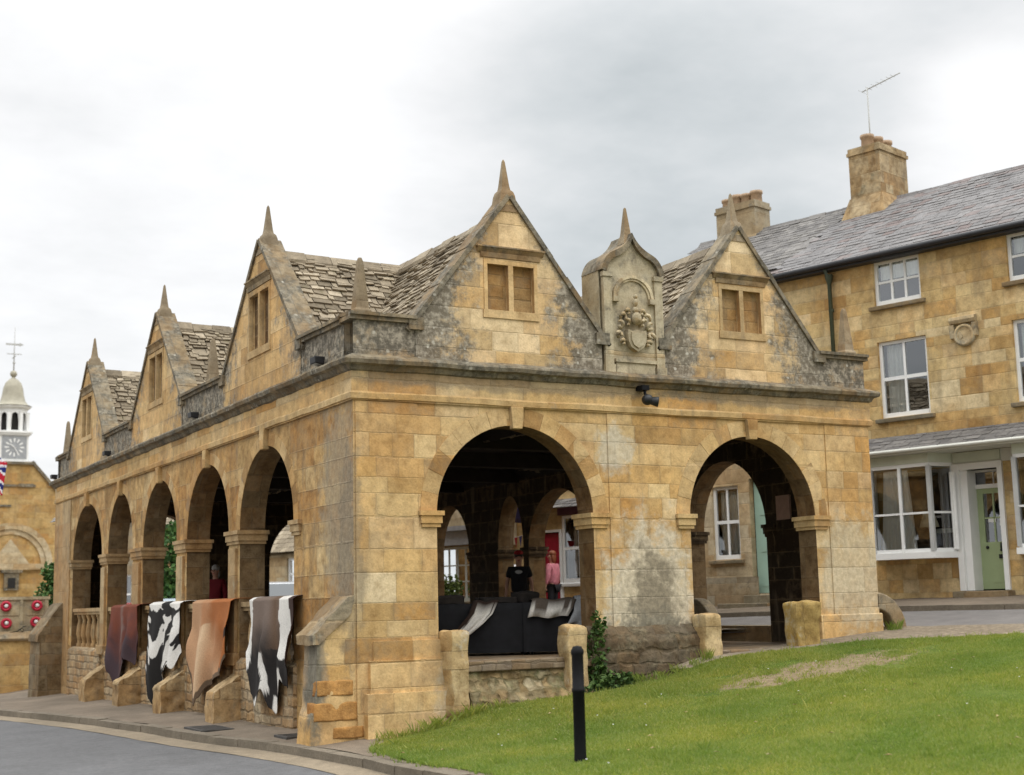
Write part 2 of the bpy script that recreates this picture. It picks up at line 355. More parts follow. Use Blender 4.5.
M['buttblock'] = stone('buttress_block_stone', [(0, (.36, .26, .145)), (.5, (.44, .33, .19)), (1, (.33, .235, .13))], 3, 2, 3, 34.0, joint=0, grime=.5, lichen=.22, lcol=(.17, .13, .075), lcol2=(.44, .38, .27), mott=.95, bump=1.0)
M['rubble'] = stone('rubble_stone', [(0, (.36, .27, .17)), (.4, (.46, .36, .23)), (.7, (.40, .26, .13)), (1, (.30, .235, .16))], .15, .16, .42, 3.0, joint=.6, jcol=(.14, .11, .07), jw=(.004, .03), bump=1.0, wob=.12, lichen=.25, lcol=(.15, .12, .07), lcol2=(.42, .36, .25), mott=.8)
M['plinth'] = stone('damp_rubble', [(0, (.10, .08, .055)), (.4, (.13, .103, .072)), (1, (.09, .072, .05))], .17, .2, .5, 4.0, joint=.12, jcol=(.06, .05, .034), jw=(.004, .03), bump=1.0, wob=.14, lichen=.34, lcol=(.06, .05, .03), lcol2=(.20, .165, .105), mott=.9)
M['gable'] = stone('ashlar_gable', [(0, (.56, .40, .20)), (.2, (.64, .48, .27)), (.45, (.70, .55, .34)), (.7, (.60, .43, .22)), (.88, (.56, .36, .15)), (1, (.66, .53, .35))], huep=.35, spots=.8, h=.31, w0=.35, w1=.75, seed=6.0, joint=.38, grime=.2, lichen=.02)
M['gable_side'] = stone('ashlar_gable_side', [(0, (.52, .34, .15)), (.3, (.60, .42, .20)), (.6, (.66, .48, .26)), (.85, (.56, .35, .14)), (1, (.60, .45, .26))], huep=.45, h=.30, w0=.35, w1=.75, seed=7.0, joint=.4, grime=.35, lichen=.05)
M['parapet'] = stone('parapet_stone', spots=.8, pal=[(0, (.34, .28, .19)), (1, (.42, .34, .23))], h=.45, w0=.5, w1=.9, seed=8.0, joint=.4, lichen=.50, grime=.7, lcol=(.085, .08, .066), lcol2=(.37, .33, .26))
M['coping'] = stone('coping_stone', spots=.55, pal=[(0, (.20, .17, .12)), (1, (.26, .22, .155))], h=3.1, w0=.5, w1=.8, seed=9.0, joint=.6, jcol=(.10, .09, .07), lichen=.52, lcol=(.075, .068, .052), lcol2=(.235, .21, .16), grime=.4, mott=.9)
M['dress'] = stone('dressed_stone', [(0, (.50, .34, .16)), (.5, (.56, .40, .20)), (1, (.46, .31, .14))], 3.3, 2, 3, 10.0, joint=.1, lichen=.2, lcol=(.2, .16, .1), grime=.5)
M['carved'] = stone('carved_stone', [(0, (.46, .40, .28)), (1, (.52, .45, .31))], 4, 3, 4, 12.0, joint=.05, lichen=.36, lcol=(.12, .105, .078), lcol2=(.36, .32, .235), grime=.5)
M['finial'] = stone('finial_stone', [(0, (.25, .20, .135)), (1, (.30, .24, .16))], 5, 5, 6, 13.0, joint=0, lichen=.25, lcol=(.13, .105, .075), lcol2=(.32, .27, .19))
M['hewn'] = stone('hewn_stone', [(0, (.44, .33, .18)), (.5, (.52, .40, .22)), (1, (.42, .30, .16))], 5, 5, 6, 14.0, joint=0, lichen=.26, lcol=(.25, .19, .11), lcol2=(.52, .47, .38), bump=.9, mott=.8)
M['moss'] = stone('lichen_stone', [(0, (.40, .28, .10)), (1, (.48, .36, .16))], 5, 5, 6, 15.0, joint=0, lichen=.42, lcol=(.40, .25, .045), lcol2=(.46, .42, .32), bump=.9, mott=.9)
M['house'] = stone('house_ashlar', [(0, (.50, .315, .135)), (.16, (.57, .385, .17)), (.4, (.63, .45, .22)), (.62, (.53, .355, .16)), (.8, (.65, .49, .28)), (1, (.56, .43, .265))], .24, .35, .85, 16.0, joint=.22, tint=(.98, 1.035, 1.06), grime=.3, lichen=.04, lcol=(.27, .21, .13), lcol2=(.40, .34, .23), mott=.5)
M['house_pale'] = stone('pale_house_stone', [(0, (.44, .35, .22)), (.5, (.50, .41, .27)), (1, (.47, .39, .27))], .3, .5, 1.0, 17.0, joint=.2, grime=.25)
M['house_base'] = stone('grey_base_stone', [(0, (.30, .26, .19)), (1, (.36, .32, .24))], .4, .6, 1.2, 18.0, joint=.3, lichen=.2)
M['house_yellow'] = stone('yellow_house_stone', [(0, (.50, .36, .17)), (.5, (.56, .42, .22)), (1, (.47, .34, .17))], .28, .4, .8, 19.0, joint=.3, grime=.3)
M['hallstone'] = stone('town_hall_stone', [(0, (.42, .28, .11)), (.5, (.50, .345, .15)), (1, (.40, .27, .12))], .32, .5, .9, 20.0, joint=.25, grime=.4)
M['sillst'] = stone('sill_stone', [(0, (.26, .22, .15)), (1, (.31, .26, .18))], 5, 5, 6, 21.0, joint=0, lichen=.3)

def tile_mat(name, cols, rough=.8, moss=None, bump=.5):
    m, b = newmat(name); t = b.attr('tone').outputs['Fac']; P = b.pos()
    c = b.ramp(t, cols)
    c = b.mix(.7, c, b.ramp(b.noise(P, 14, 5, .7), [(.28, (.55, .54, .52)), (.5, (1, 1, 1)), (.74, (1.35, 1.33, 1.28))]), 'MULTIPLY')
    c = b.mix(.8, c, b.ramp(b.noise(P, 1.6, 4, .6), [(.3, (.72, .70, .66)), (.7, (1.2, 1.18, 1.12))]), 'MULTIPLY')
    if moss: c = b.mix(b.rng(b.noise(P, 4.5, 5, .7), .56, .7, 0, .75), c, moss)
    return finish(m, b, c, rough, b.bump(b.noise(P, 30, 4), bump, .01), spec=.25)
M['stonetile'] = tile_mat('stone_tiles', [(0, (.14, .115, .082)), (.3, (.23, .19, .138)), (.6, (.32, .27, .20)), (.85, (.19, .155, .112)), (1, (.42, .36, .275))], .9, (.17, .145, .085))
M['slate'] = tile_mat('grey_slates', [(0, (.162, .158, .163)), (.4, (.176, .171, .177)), (.7, (.19, .184, .188)), (1, (.168, .135, .132))], .8, None, .25)
M['slate_rough'] = tile_mat('rough_slates', [(0, (.115, .11, .11)), (.4, (.155, .148, .147)), (.7, (.195, .186, .182)), (1, (.14, .134, .13))], .8, (.22, .205, .18), .4)
M['under'] = plain('roof_boarding', (.022, .017, .012), .9)
M['timber'] = plain('old_oak', (.028, .021, .015), .85, .3, 5)
M['gablefill'] = stone('window_blocking', [(0, (.34, .215, .09)), (.5, (.40, .27, .125)), (1, (.30, .19, .085))], .17, .3, .5, 22.0, joint=.6, jcol=(.18, .12, .06), grime=.5)
M['gablefill_dark'] = stone('window_blocking_dark', [(0, (.09, .055, .028)), (1, (.13, .085, .042))], .2, .3, .5, 23.0, joint=.4)
M['floor'] = stone('worn_floor', [(0, (.20, .155, .11)), (.5, (.26, .205, .145)), (1, (.17, .13, .095))], .22, .25, .5, 24.0, joint=.6, jcol=(.09, .07, .05), bump=.7, wob=.06)
M['iron'] = plain('black_iron', (.008, .008, .009), .6, .2, 20, .1, spec=.12)
M['black'] = plain('black_plastic', (.012, .012, .013), .5)
M['white'] = plain('white_paint', (.78, .78, .76), .4, .05, 3)
M['offwhite'] = plain('offwhite_paint', (.62, .62, .56), .45, .07, 3)
M['greenpaint'] = plain('sage_green_paint', (.33, .40, .22), .4, .06, 3)
M['palegreen'] = plain('pale_green_paint', (.36, .52, .43), .4, .06, 3)
M['fascia'] = plain('grey_green_fascia', (.52, .55, .45), .45, .08, 3)
M['maroon'] = plain('maroon_paint', (.09, .02, .035), .45)
M['reddoor'] = plain('red_paint', (.34, .012, .03), .4)
M['drain'] = plain('dark_green_pipe', (.045, .055, .030), .5, .2, 6)
M['gutter'] = plain('black_gutter', (.02, .02, .023), .5)
M['curtain'] = plain('net_curtain', (.88, .88, .86), .9, .06, 14)
M['cream'] = plain('cream_fabric', (.62, .55, .40), .9)
M['dark'] = plain('dark_room', (.018, .017, .016), .95)
M['lead'] = plain('weathered_lead', (.33, .305, .235), .7, .15, 3)
M['greylead'] = plain('grey_lead', (.42, .42, .40), .6)
M['terracotta'] = plain('terracotta', (.36, .25, .16), .85, .25, 8)
M['red'] = plain('red_wreath', (.42, .010, .035), .55, .3, 40, .6)
M['glass'] = None
def glass_mat(name, tint=(.9, .94, .93), base=.02, see=.8):
    m, b = newmat(name); o = b.n('ShaderNodeOutputMaterial'); tr = b.n('ShaderNodeBsdfTransparent'); tr.inputs[0].default_value = (*tint, 1)
    gl = b.n('ShaderNodeBsdfGlossy'); gl.inputs['Roughness'].default_value = .02
    gl.inputs['Color'].default_value = (.95, .97, 1, 1)
    fr = b.n('ShaderNodeFresnel'); fr.inputs[0].default_value = 1.5
    n = b.noise(b.pos(), .9, 2); bp = b.bump(n, .08, .05); b.L.new(bp, gl.inputs['Normal'])
    mx = b.n('ShaderNodeMixShader'); b.L.new(b.m('ADD', b.m('MULTIPLY', fr.outputs[0], 1.3), base, clamp=True), mx.inputs[0]); b.L.new(tr.outputs[0], mx.inputs[1]); b.L.new(gl.outputs[0], mx.inputs[2]); b.L.new(mx.outputs[0], o.inputs[0])
    return m
M['glass'] = glass_mat('window_glass', base=.15)
M['carglass'] = plain('car_glass', (.02, .025, .028), .05, .1, 3, spec=.8)

def paint(name, col): return plain(name, col, .22, .02, 1, spec=.6, **{'Coat Weight': .6})

def lawn_soil():
    m, b = newmat('lawn_turf'); P = b.pos()
    c = b.ramp(b.noise(P, 1.5, 5, .65), [(.3, (.055, .085, .016)), (.5, (.085, .12, .022)), (.7, (.13, .15, .035))])
    c = b.mix(.6, c, b.ramp(b.noise(P, 40, 4, .7), [(.3, (.5, .5, .45)), (.7, (1.5, 1.5, 1.3))]), 'MULTIPLY')
    x, y, z = b.xyz(P)
    ds = b.vm('LENGTH', b.vm('DIVIDE', b.vm('SUBTRACT', P, (5.5, -2.3, .7)), (1.75, .75, 5)))
    mk = b.rng(b.m('ADD', b.m('SUBTRACT', 1.0, ds), b.m('MULTIPLY', b.m('SUBTRACT', b.noise(P, 2.2, 4, .65), .5), 1.6)), .0, .3)
    soil = b.ramp(b.noise(P, 12, 5, .7), [(.3, (.16, .12, .07)), (.7, (.29, .225, .14))])
    c = b.mix(mk, c, soil)
    return finish(m, b, c, .95, b.bump(b.noise(P, 30, 4, .7), .7, .03), spec=.1)
M['lawn'] = lawn_soil()
def blade_mat():
    m, b = newmat('grass_blades'); t = b.attr('tone').outputs['Fac']; P = b.pos()
    c = b.ramp(t, [(0, (.15, .22, .034)), (.5, (.25, .31, .055)), (.85, (.40, .40, .10)), (1, (.40, .35, .15))])
    c = b.mix(1, c, b.ramp(b.noise(P, .55, 4, .6), [(.3, (.68, .84, .7)), (.5, (1, 1, 1)), (.68, (1.32, 1.14, 1.1))]), 'MULTIPLY')
    df = b.n('ShaderNodeBsdfDiffuse'); tl = b.n('ShaderNodeBsdfTranslucent'); b.L.new(c, df.inputs[0]); b.L.new(b.mix(1.0, c, (1.05, 1.1, .8), 'MULTIPLY'), tl.inputs[0])
    gl = b.n('ShaderNodeBsdfGlossy'); gl.inputs['Roughness'].default_value = .5; ms = b.n('ShaderNodeMixShader'); ms.inputs[0].default_value = .48; b.L.new(df.outputs[0], ms.inputs[1]); b.L.new(tl.outputs[0], ms.inputs[2])
    m2 = b.n('ShaderNodeMixShader'); m2.inputs[0].default_value = .03; b.L.new(ms.outputs[0], m2.inputs[1]); b.L.new(gl.outputs[0], m2.inputs[2]); o = b.n('ShaderNodeOutputMaterial'); b.L.new(m2.outputs[0], o.inputs[0]); return m
M['blade'] = blade_mat()
def ground_mat(name, stops, sc=6, fine=60, bump=.5, cracks=False, rough=.92, pebble=0):
    m, b = newmat(name); P = b.pos()
    c = b.ramp(b.noise(P, sc * .12, 4, .6), stops)
    c = b.mix(.7, c, b.ramp(b.noise(P, fine, 4, .75), [(.3, (.62, .62, .62)), (.7, (1.35, 1.35, 1.35))]), 'MULTIPLY')
    c = b.mix(.6, c, b.ramp(b.noise(P, sc, 5, .65), [(.3, (.75, .74, .72)), (.7, (1.22, 1.2, 1.18))]), 'MULTIPLY')
    h = b.noise(P, fine, 4, .7)
    if pebble:
        v = b.n('ShaderNodeTexVoronoi'); v.inputs['Scale'].default_value = pebble; b.L.new(P, v.inputs['Vector'])
        c = b.mix(.55, c, b.ramp(v.outputs['Distance'], [(.1, (1.25, 1.22, 1.15)), (.5, (.55, .52, .48))]), 'MULTIPLY'); h = b.m('SUBTRACT', h, v.outputs['Distance'])
    return finish(m, b, c, rough, b.bump(h, bump, .02), spec=.25)
M['soil'] = ground_mat('bare_ground', [(.3, (.16, .13, .085)), (.7, (.24, .20, .14))])
M['asphalt'] = ground_mat('road_asphalt', [(.3, (.108, .108, .11)), (.5, (.122, .122, .125)), (.7, (.136, .136, .139))], 9, 55, .6, pebble=0)
M['sideroad'] = ground_mat('side_asphalt', [(.3, (.15, .14, .135)), (.7, (.19, .178, .168))], 3, 90, .25)
M['pave'] = ground_mat('old_paving', [(.3, (.13, .105, .078)), (.7, (.22, .175, .13))], 5, 50, .5)
M['kerb'] = ground_mat('kerb_stone', [(.3, (.14, .118, .088)), (.7, (.21, .178, .135))], 6, 40, .5)
M['gutterstone'] = ground_mat('stone_channel', [(.3, (.19, .155, .11)), (.7, (.27, .22, .155))], 6, 40, .4)
M['gravel'] = ground_mat('stony_path', [(.3, (.24, .195, .14)), (.7, (.33, .28, .21))], 5, 45, .8, pebble=9)

def leaf_mat(name, a, c2):
    m, b = newmat(name); t = b.attr('tone').outputs['Fac']
    return finish(m, b, b.ramp(t, [(0, a), (1, c2)]), .6, spec=.3)
M['ivy'] = leaf_mat('ivy_leaf', (.022, .055, .010), (.085, .14, .028))
M['leaf'] = leaf_mat('shrub_leaf', (.020, .065, .015), (.085, .17, .035))
M['leafpale'] = leaf_mat('pale_leaf', (.06, .10, .02), (.20, .25, .07))
M['cover'] = plain('worn_iron_cover', (.055, .05, .045), .7, .35, 18, .3)
M['deadleaf'] = leaf_mat('dead_leaf', (.30, .20, .08), (.48, .40, .22))
M['stem'] = plain('woody_stem', (.09, .065, .04), .9)
def vcol(name, rough=.9, sheen=.25):
    m, b = newmat(name); c = b.attr('col').outputs['Color']; P = b.pos()
    c = b.mix(.55, c, b.ramp(b.noise(P, 55, 3, .7), [(.3, (.65, .65, .65)), (.7, (1.35, 1.35, 1.35))]), 'MULTIPLY')
    return finish(m, b, c, rough, b.bump(b.noise(P, 90, 3), .35, .006), spec=.2)
M['hide'] = vcol('cow_hide')
M['flag'] = vcol('flag_cloth')
M['darkhide'] = plain('dark_hide', (.022, .017, .014), .9, .4, 9, .3)
M['hideback'] = plain('suede', (.45, .36, .26), .95)
M['skin'] = plain('skin', (.50, .27, .19), .55, .05)
M['blackcloth'] = plain('black_cloth', (.010, .010, .012), .92, .3, 6)
M['blackshirt'] = plain('black_shirt', (.012, .012, .014), .9)
M['pinkcloth'] = plain('pink_top', (.62, .22, .27), .85, .2, 12)
M['whitecloth'] = plain('white_shirt', (.74, .75, .78), .85, .05)
M['darkred'] = plain('dark_red_top', (.16, .006, .012), .85)
M['pinkpattern'] = plain('pink_white_pattern', (.62, .36, .40), .85, .5, 26)
M['trouser'] = plain('black_trousers', (.014, .014, .018), .85)
M['denim'] = plain('blue_denim', (.06, .09, .16), .85)
M['hair_red'] = plain('auburn_hair', (.22, .065, .025), .6, .3, 30)
M['hair_grey'] = plain('grey_hair', (.34, .32, .30), .6, .3, 30)
M['hair_dark'] = plain('dark_hair', (.03, .02, .015), .6, .3, 30)
M['cap_red'] = plain('red_cap', (.40, .015, .02), .7)
M['grey_print'] = plain('grey_print', (.45, .45, .45), .8)
M['plastic_grey'] = plain('grey_sheet', (.33, .34, .36), .45)
M['blue'] = plain('blue_cloth', (.035, .04, .20), .7)
M['pinkbox'] = plain('pinkish_notice', (.42, .27, .21), .8, .1, 10)
M['chrome'] = plain('chrome', (.6, .6, .6), .2, metal=1.0)
M['tyre'] = plain('tyre_rubber', (.015, .015, .015), .85)
M['clockface'] = plain('grey_clock_board', (.30, .31, .32), .6)
M['lamplens'] = plain('lamp_glass', (.5, .5, .48), .15)

# ------------------------------------------------------------------ world and sun
world = bpy.data.worlds.new('World'); scene.world = world; world.use_nodes = True
wt = world.node_tree; wt.nodes.clear(); b = NB(wt)
SUN_EL, SUN_AZ = math.radians(52), math.radians(160)       # azimuth clockwise from +Y
sky = b.n('ShaderNodeTexSky', sky_type='NISHITA'); sky.sun_disc = False; sky.sun_elevation = SUN_EL; sky.sun_rotation = SUN_AZ
bg1 = b.n('ShaderNodeBackground'); b.L.new(sky.outputs[0], bg1.inputs[0]); bg1.inputs[1].default_value = .10
d = b.n('ShaderNodeTexCoord').outputs['Generated']; dx, dy, dz = b.xyz(d)
def pxdir(x, y):
    v = cF + cR * (x - 512) / FPX - cU * (y - 387.5) / FPX; v /= np.linalg.norm(v); return tuple(float(q) for q in v)
zc = b.m('MAXIMUM', dz, 0.0)
# cloud layer projected on a flat ceiling so clouds bunch up towards the horizon
cp = b.vm('DIVIDE', b.comb(dx, dy, 0.0), b.comb(b.m('ADD', zc, .16), b.m('ADD', zc, .16), 1.0))
n1 = b.noise(cp, 1.25, 5, .55); n2 = b.noise(cp, 3.4, 5, .6)
cl = b.m('ADD', b.m('MULTIPLY', n1, .6), b.m('MULTIPLY', n2, .4))
def lobe(px, sx):
    dd = b.vm('DOT_PRODUCT', d, pxdir(*px)); return b.rng(dd, cos(sx * 1.0), 1.0, 0.0, 1.0)
br = b.m('MULTIPLY_ADD', b.m('SUBTRACT', cl, .5), .56, .62)
br = b.m('ADD', br, b.m('MULTIPLY', lobe((-40, 260), .50), .11))
br = b.m('ADD', br, b.m('MULTIPLY', lobe((330, 20), .24), .06))
br = b.m('SUBTRACT', br, b.m('MULTIPLY', lobe((620, 215), .20), .11))
br = b.m('ADD', br, b.m('MULTIPLY', lobe((1010, 130), .085), .12))
br = b.m('MAXIMUM', br, .40)
cc = b.mix(b.rng(br, .42, .72), (.88, .945, .965), (1.0, 1.0, 1.0))
lum = b.m('MULTIPLY', br, b.m('MULTIPLY_ADD', b.rng(zc, .36, .85), SKY_ZEN, SKY_HOR))
bg2 = b.n('ShaderNodeBackground'); b.L.new(b.mix(1.0, cc, b.comb(lum, lum, lum), 'MULTIPLY'), bg2.inputs[0]); bg2.inputs[1].default_value = 1.0
mx = b.n('ShaderNodeMixShader'); mx.inputs[0].default_value = .93
b.L.new(bg1.outputs[0], mx.inputs[1]); b.L.new(bg2.outputs[0], mx.inputs[2]); wo = b.n('ShaderNodeOutputWorld'); b.L.new(mx.outputs[0], wo.inputs[0])
sl = bpy.data.lights.new('sun', 'SUN'); sl.energy = SUN_E; sl.angle = math.radians(45); sl.color = (1.0, .95, .87)
so = bpy.data.objects.new('sun', sl); COL.objects.link(so)
sd = Vector((sin(SUN_AZ) * cos(SUN_EL), cos(SUN_AZ) * cos(SUN_EL), sin(SUN_EL))); so.rotation_euler = sd.to_track_quat('Z', 'Y').to_euler(); so.location = (0, -30, 40)

cam = bpy.data.cameras.new('camera'); cam.lens = FPX / 1024 * 36; cam.sensor_width = 36; cam.sensor_fit = 'HORIZONTAL'; cam.clip_start = .1; cam.clip_end = 2000; cam.dof.use_dof = True; cam.dof.focus_distance = 20.0; cam.dof.aperture_fstop = 1.4
co = bpy.data.objects.new('camera', cam); COL.objects.link(co); scene.camera = co
co.matrix_world = Matrix(((cR[0], cU[0], -cF[0], CAM[0]), (cR[1], cU[1], -cF[1], CAM[1]), (cR[2], cU[2], -cF[2], CAM[2]), (0, 0, 0, 1)))
scene.view_settings.view_transform = 'Standard'; scene.view_settings.look = 'None'; scene.view_settings.gamma = 1; scene.view_settings.exposure = EXPO
scene.render.engine = 'CYCLES'; scene.cycles.use_denoising = True; scene.cycles.max_bounces = 6; scene.cycles.diffuse_bounces = 4; scene.cycles.transparent_max_bounces = 12

# ------------------------------------------------------------------ ground
def in_hall(x, y, m=0): return .2 - m < x < 8.55 + m and .2 - m < y < 18.3 + m
def terr_dz(x, y):
    d = -.16
    if in_hall(x, y): d = -.9
    return d
HX = np.array([.26222047, -.965008]); HY = np.array([.965008, .26222047]); HP = np.array([14.116117, 2.950638])   # house row frame: s, depth
def hw(s, o): p = HP + HX * s - HY * o; return (float(p[0]), float(p[1]))
# terrain sheet: fine near, coarse out to the horizon
def grid_axis(a, b2, st, far): 
    inn = list(np.arange(a, b2 + 1e-6, st)); k = [1.5, 4, 9, 20, 45, 100, 250, 600]
    return [a - q for q in reversed(k)] + inn + [b2 + q for q in k]
gx = grid_axis(-16, 22, .5, 0); gy = grid_axis(-20, 62, .5, 0)
GXX, GYY = np.meshgrid(np.array(gx), np.array(gy)); cl_ = np.c_[np.clip(GXX.ravel(), -30, 40), np.clip(GYY.ravel(), -30, 75)]
zz = G(cl_) + np.array([terr_dz(x, y) for x, y in zip(GXX.ravel(), GYY.ravel())])
me = bpy.data.meshes.new('ground'); nx = len(gx)
me.from_pydata(np.c_[GXX.ravel(), GYY.ravel(), zz].tolist(), [], [(j * nx + i, j * nx + i + 1, (j + 1) * nx + i + 1, (j + 1) * nx + i) for j in range(len(gy) - 1) for i in range(nx - 1)])
me.materials.append(M['soil']); go = bpy.data.objects.new('ground', me); COL.objects.link(go); tag(go, kind='structure'); me.shade_smooth()

KX = -1.22
def kx(y): return float(np.interp(y, [-20, -6, -3, -1.5, .4, 3, 7.5, 12.5, 16, 24], [-.95, -.78, -.62, -.54, -.69, -1.03, -1.39, -2.05, -2.4, -3.3]))
ys = [-16, -10, -6, -4.5, -3, -2, -1, 0, 1, 2, 3, 4.5, 6, 7.5, 9, 10.5, 12, 14, 16, 20, 24]
sheet('road', [(kx(y) - .42 - (.35 if y < -4 else 0) * 0, y) for y in ys] + [(-9, 60), (-16, 60), (-16, -20), (-2, -20)], .7, -.10, M['asphalt'])
sheet('gutter_channel', [(kx(y) - .04, y) for y in ys] + [(kx(y) - .44, y) for y in reversed(ys)], .6, -.094, M['gutterstone'], rough=.006)
sheet('pavement', [(kx(y) + .1, y) for y in ys if y >= -6] + [(.25, 24), (.25, -.2), (.3, -.6), (.1, -3), (-.2, -6)], .5, .004, M['pave'], rough=.02)
kb = MB(); yy = -15.5; 
while yy < 23:
    ln = R.uniform(.7, 1.1); z0 = g(kx(yy), yy); z1 = g(kx(yy + ln), yy + ln); a, c = kx(yy), kx(yy + ln); j = R.uniform(-.012, .012); e = .012
    kb.hexa([(a - .05 + j, yy + e, z0 - .3), (a + .12, yy + e, z0 - .3), (c + .12, yy + ln, z1 - .3), (c - .05 + j, yy + ln, z1 - .3), (a - .05 + j, yy + e, z0 + .006 + j), (a + .12, yy + e, z0 + .014 + j), (c + .12, yy + ln, z1 + .014 + j), (c - .05 + j, yy + ln, z1 + .006 + j)]); yy += ln
tag(kb.build('kerb', M['kerb'], weld=False, bevel=.012), kind='structure')
LAWN = [(-.28, -1.1), (.15, -.66), (.5, -.5), (1.2, -.42), (2.4, -.55), (3.6, -.6), (4.8, -.58), (5.6, -.62), (6.6, -.78), (7.4, -.9), (8.0, -1.5), (8.75, -2.6), (9.0, -3.6), (9.6, -5.5), (10.6, -9), (11.5, -14), (-.75, -14), (-.58, -6), (-.46, -3.7), (-.40, -2.3)]
sheet('lawn', LAWN, .35, .012, M['lawn'], rough=.02)
sheet('gravel_path', [(4.6, -.02), (4.7, -.62), (5.6, -.66), (6.6, -.82), (7.4, -.94), (8.0, -1.54), (8.75, -2.64), (9.0, -3.64), (9.6, -5.54), (10.6, -9), (11.5, -14), (12.8, -14), hw(8.2, 5.2), hw(3, 5.2), hw(-1, 5.2), hw(-5, 5.1), (9.9, 6.5), (8.85, 10), (8.8, .1)], .4, .006, M['gravel'], rough=.02)
sheet('side_road', [hw(s, 5.2) for s in (12, 8, 3, -1, -5, -12, -20, -28, -36)] + [hw(s, 2.25) for s in (-36, -28, -20, -12, -5, -1, 3, 8, 12)], .6, -.045, M['sideroad'])
sheet('house_pavement', [hw(s, 2.1) for s in (12, 6, 2, -2, -6, -12, -20, -28, -36)] + [hw(s, -.3) for s in (-36, -28, -20, -12, -6, -2, 2, 6, 12)], .6, .035, M['pave'], rough=.012)
kb = MB(); s_ = -36
while s_ < 12:
    ln = R.uniform(.7, 1.1); p0, p1, q0, q1 = hw(s_ + .01, 2.27), hw(s_ + ln, 2.27), hw(s_ + .01, 2.1), hw(s_ + ln, 2.1); za, zb = g(*p0), g(*p1); j = R.uniform(-.01, .012)
    kb.hexa([(*p0, za - .3), (*p1, zb - .3), (*q1, zb - .3), (*q0, za - .3), (*p0, za + .04 + j), (*p1, zb + .04 + j), (*q1, zb + .045 + j), (*q0, za + .045 + j)]); s_ += ln
tag(kb.build('house_kerb', M['kerb'], weld=False, bevel=.012), kind='structure')
# ------------------------------------------------------------------ the market hall
W_, L_, T_, ZF, ZS, RISE = 8.75, 18.52, .40, .91, 2.83, 1.21
hall = thing('market_hall', 'old golden stone market hall with open arches, steep gables and mossy stone-tiled roofs', 'market hall')
AF = [(1.17, 3.58), (5.23, 7.57)]
AL = [(2.15, 4.53), (5.07, 7.40), (8.01, 10.33), (11.08, 13.14), (13.67, 16.51)]
AR = [(2.14, 4.40), (4.95, 7.25), (7.65, 10.22), (10.45, 11.62), (13.05, 15.2)]
def frame_front(s, d, z): return (s, d, z)
def frame_left(s, d, z): return (d, s, z)
def frame_right(s, d, z): return (W_ - d, s, z)
def frame_rear(s, d, z): return (s, L_ - d, z)
NA = 28
def arch_pts(a0, a1): 
    c, r = (a0 + a1) / 2, (a1 - a0) / 2
    return [(c - r * cos(pi * i / NA), ZS + RISE * sin(pi * i / NA)) for i in range(NA + 1)]
def arch_wall(P, s0, s1, arches, mat, name, z0=-.9, z1=4.75, zf=ZF, inner=None):
    mb = MB(); mi = MB(); ms = MB()
    def both(q):
        mb.face([P(s, 0, z) for s, z in q]); mi.face([P(s, T_, z) for s, z in reversed(q)])
    prev = s0
    for a0, a1 in arches:
        both([(prev, z0), (a0, z0), (a0, z1), (prev, z1)]); both([(a0, z0), (a1, z0), (a1, zf), (a0, zf)])
        pts = arch_pts(a0, a1)
        for (x0, q0), (x1, q1) in zip(pts, pts[1:]): both([(x0, q0), (x1, q1), (x1, z1), (x0, z1)])
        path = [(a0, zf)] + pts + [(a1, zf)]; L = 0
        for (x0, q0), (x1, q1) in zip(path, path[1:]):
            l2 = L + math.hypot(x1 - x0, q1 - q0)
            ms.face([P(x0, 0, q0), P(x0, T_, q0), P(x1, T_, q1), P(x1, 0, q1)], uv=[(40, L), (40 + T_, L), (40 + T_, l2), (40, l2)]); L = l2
        mb.face([P(a0, 0, zf), P(a1, 0, zf), P(a1, T_, zf), P(a0, T_, zf)]); prev = a1
    both([(prev, z0), (s1, z0), (s1, z1), (prev, z1)])
    o = mb.build(name, mat, hall); 
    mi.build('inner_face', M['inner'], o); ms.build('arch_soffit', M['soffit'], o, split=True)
    return o
wf = arch_wall(frame_front, 0, W_, AF, M['front'], 'front_wall')
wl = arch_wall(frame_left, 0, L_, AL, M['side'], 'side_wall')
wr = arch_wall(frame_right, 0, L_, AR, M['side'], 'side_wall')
wk = arch_wall(frame_rear, 0, W_, AF, M['side'], 'rear_wall')

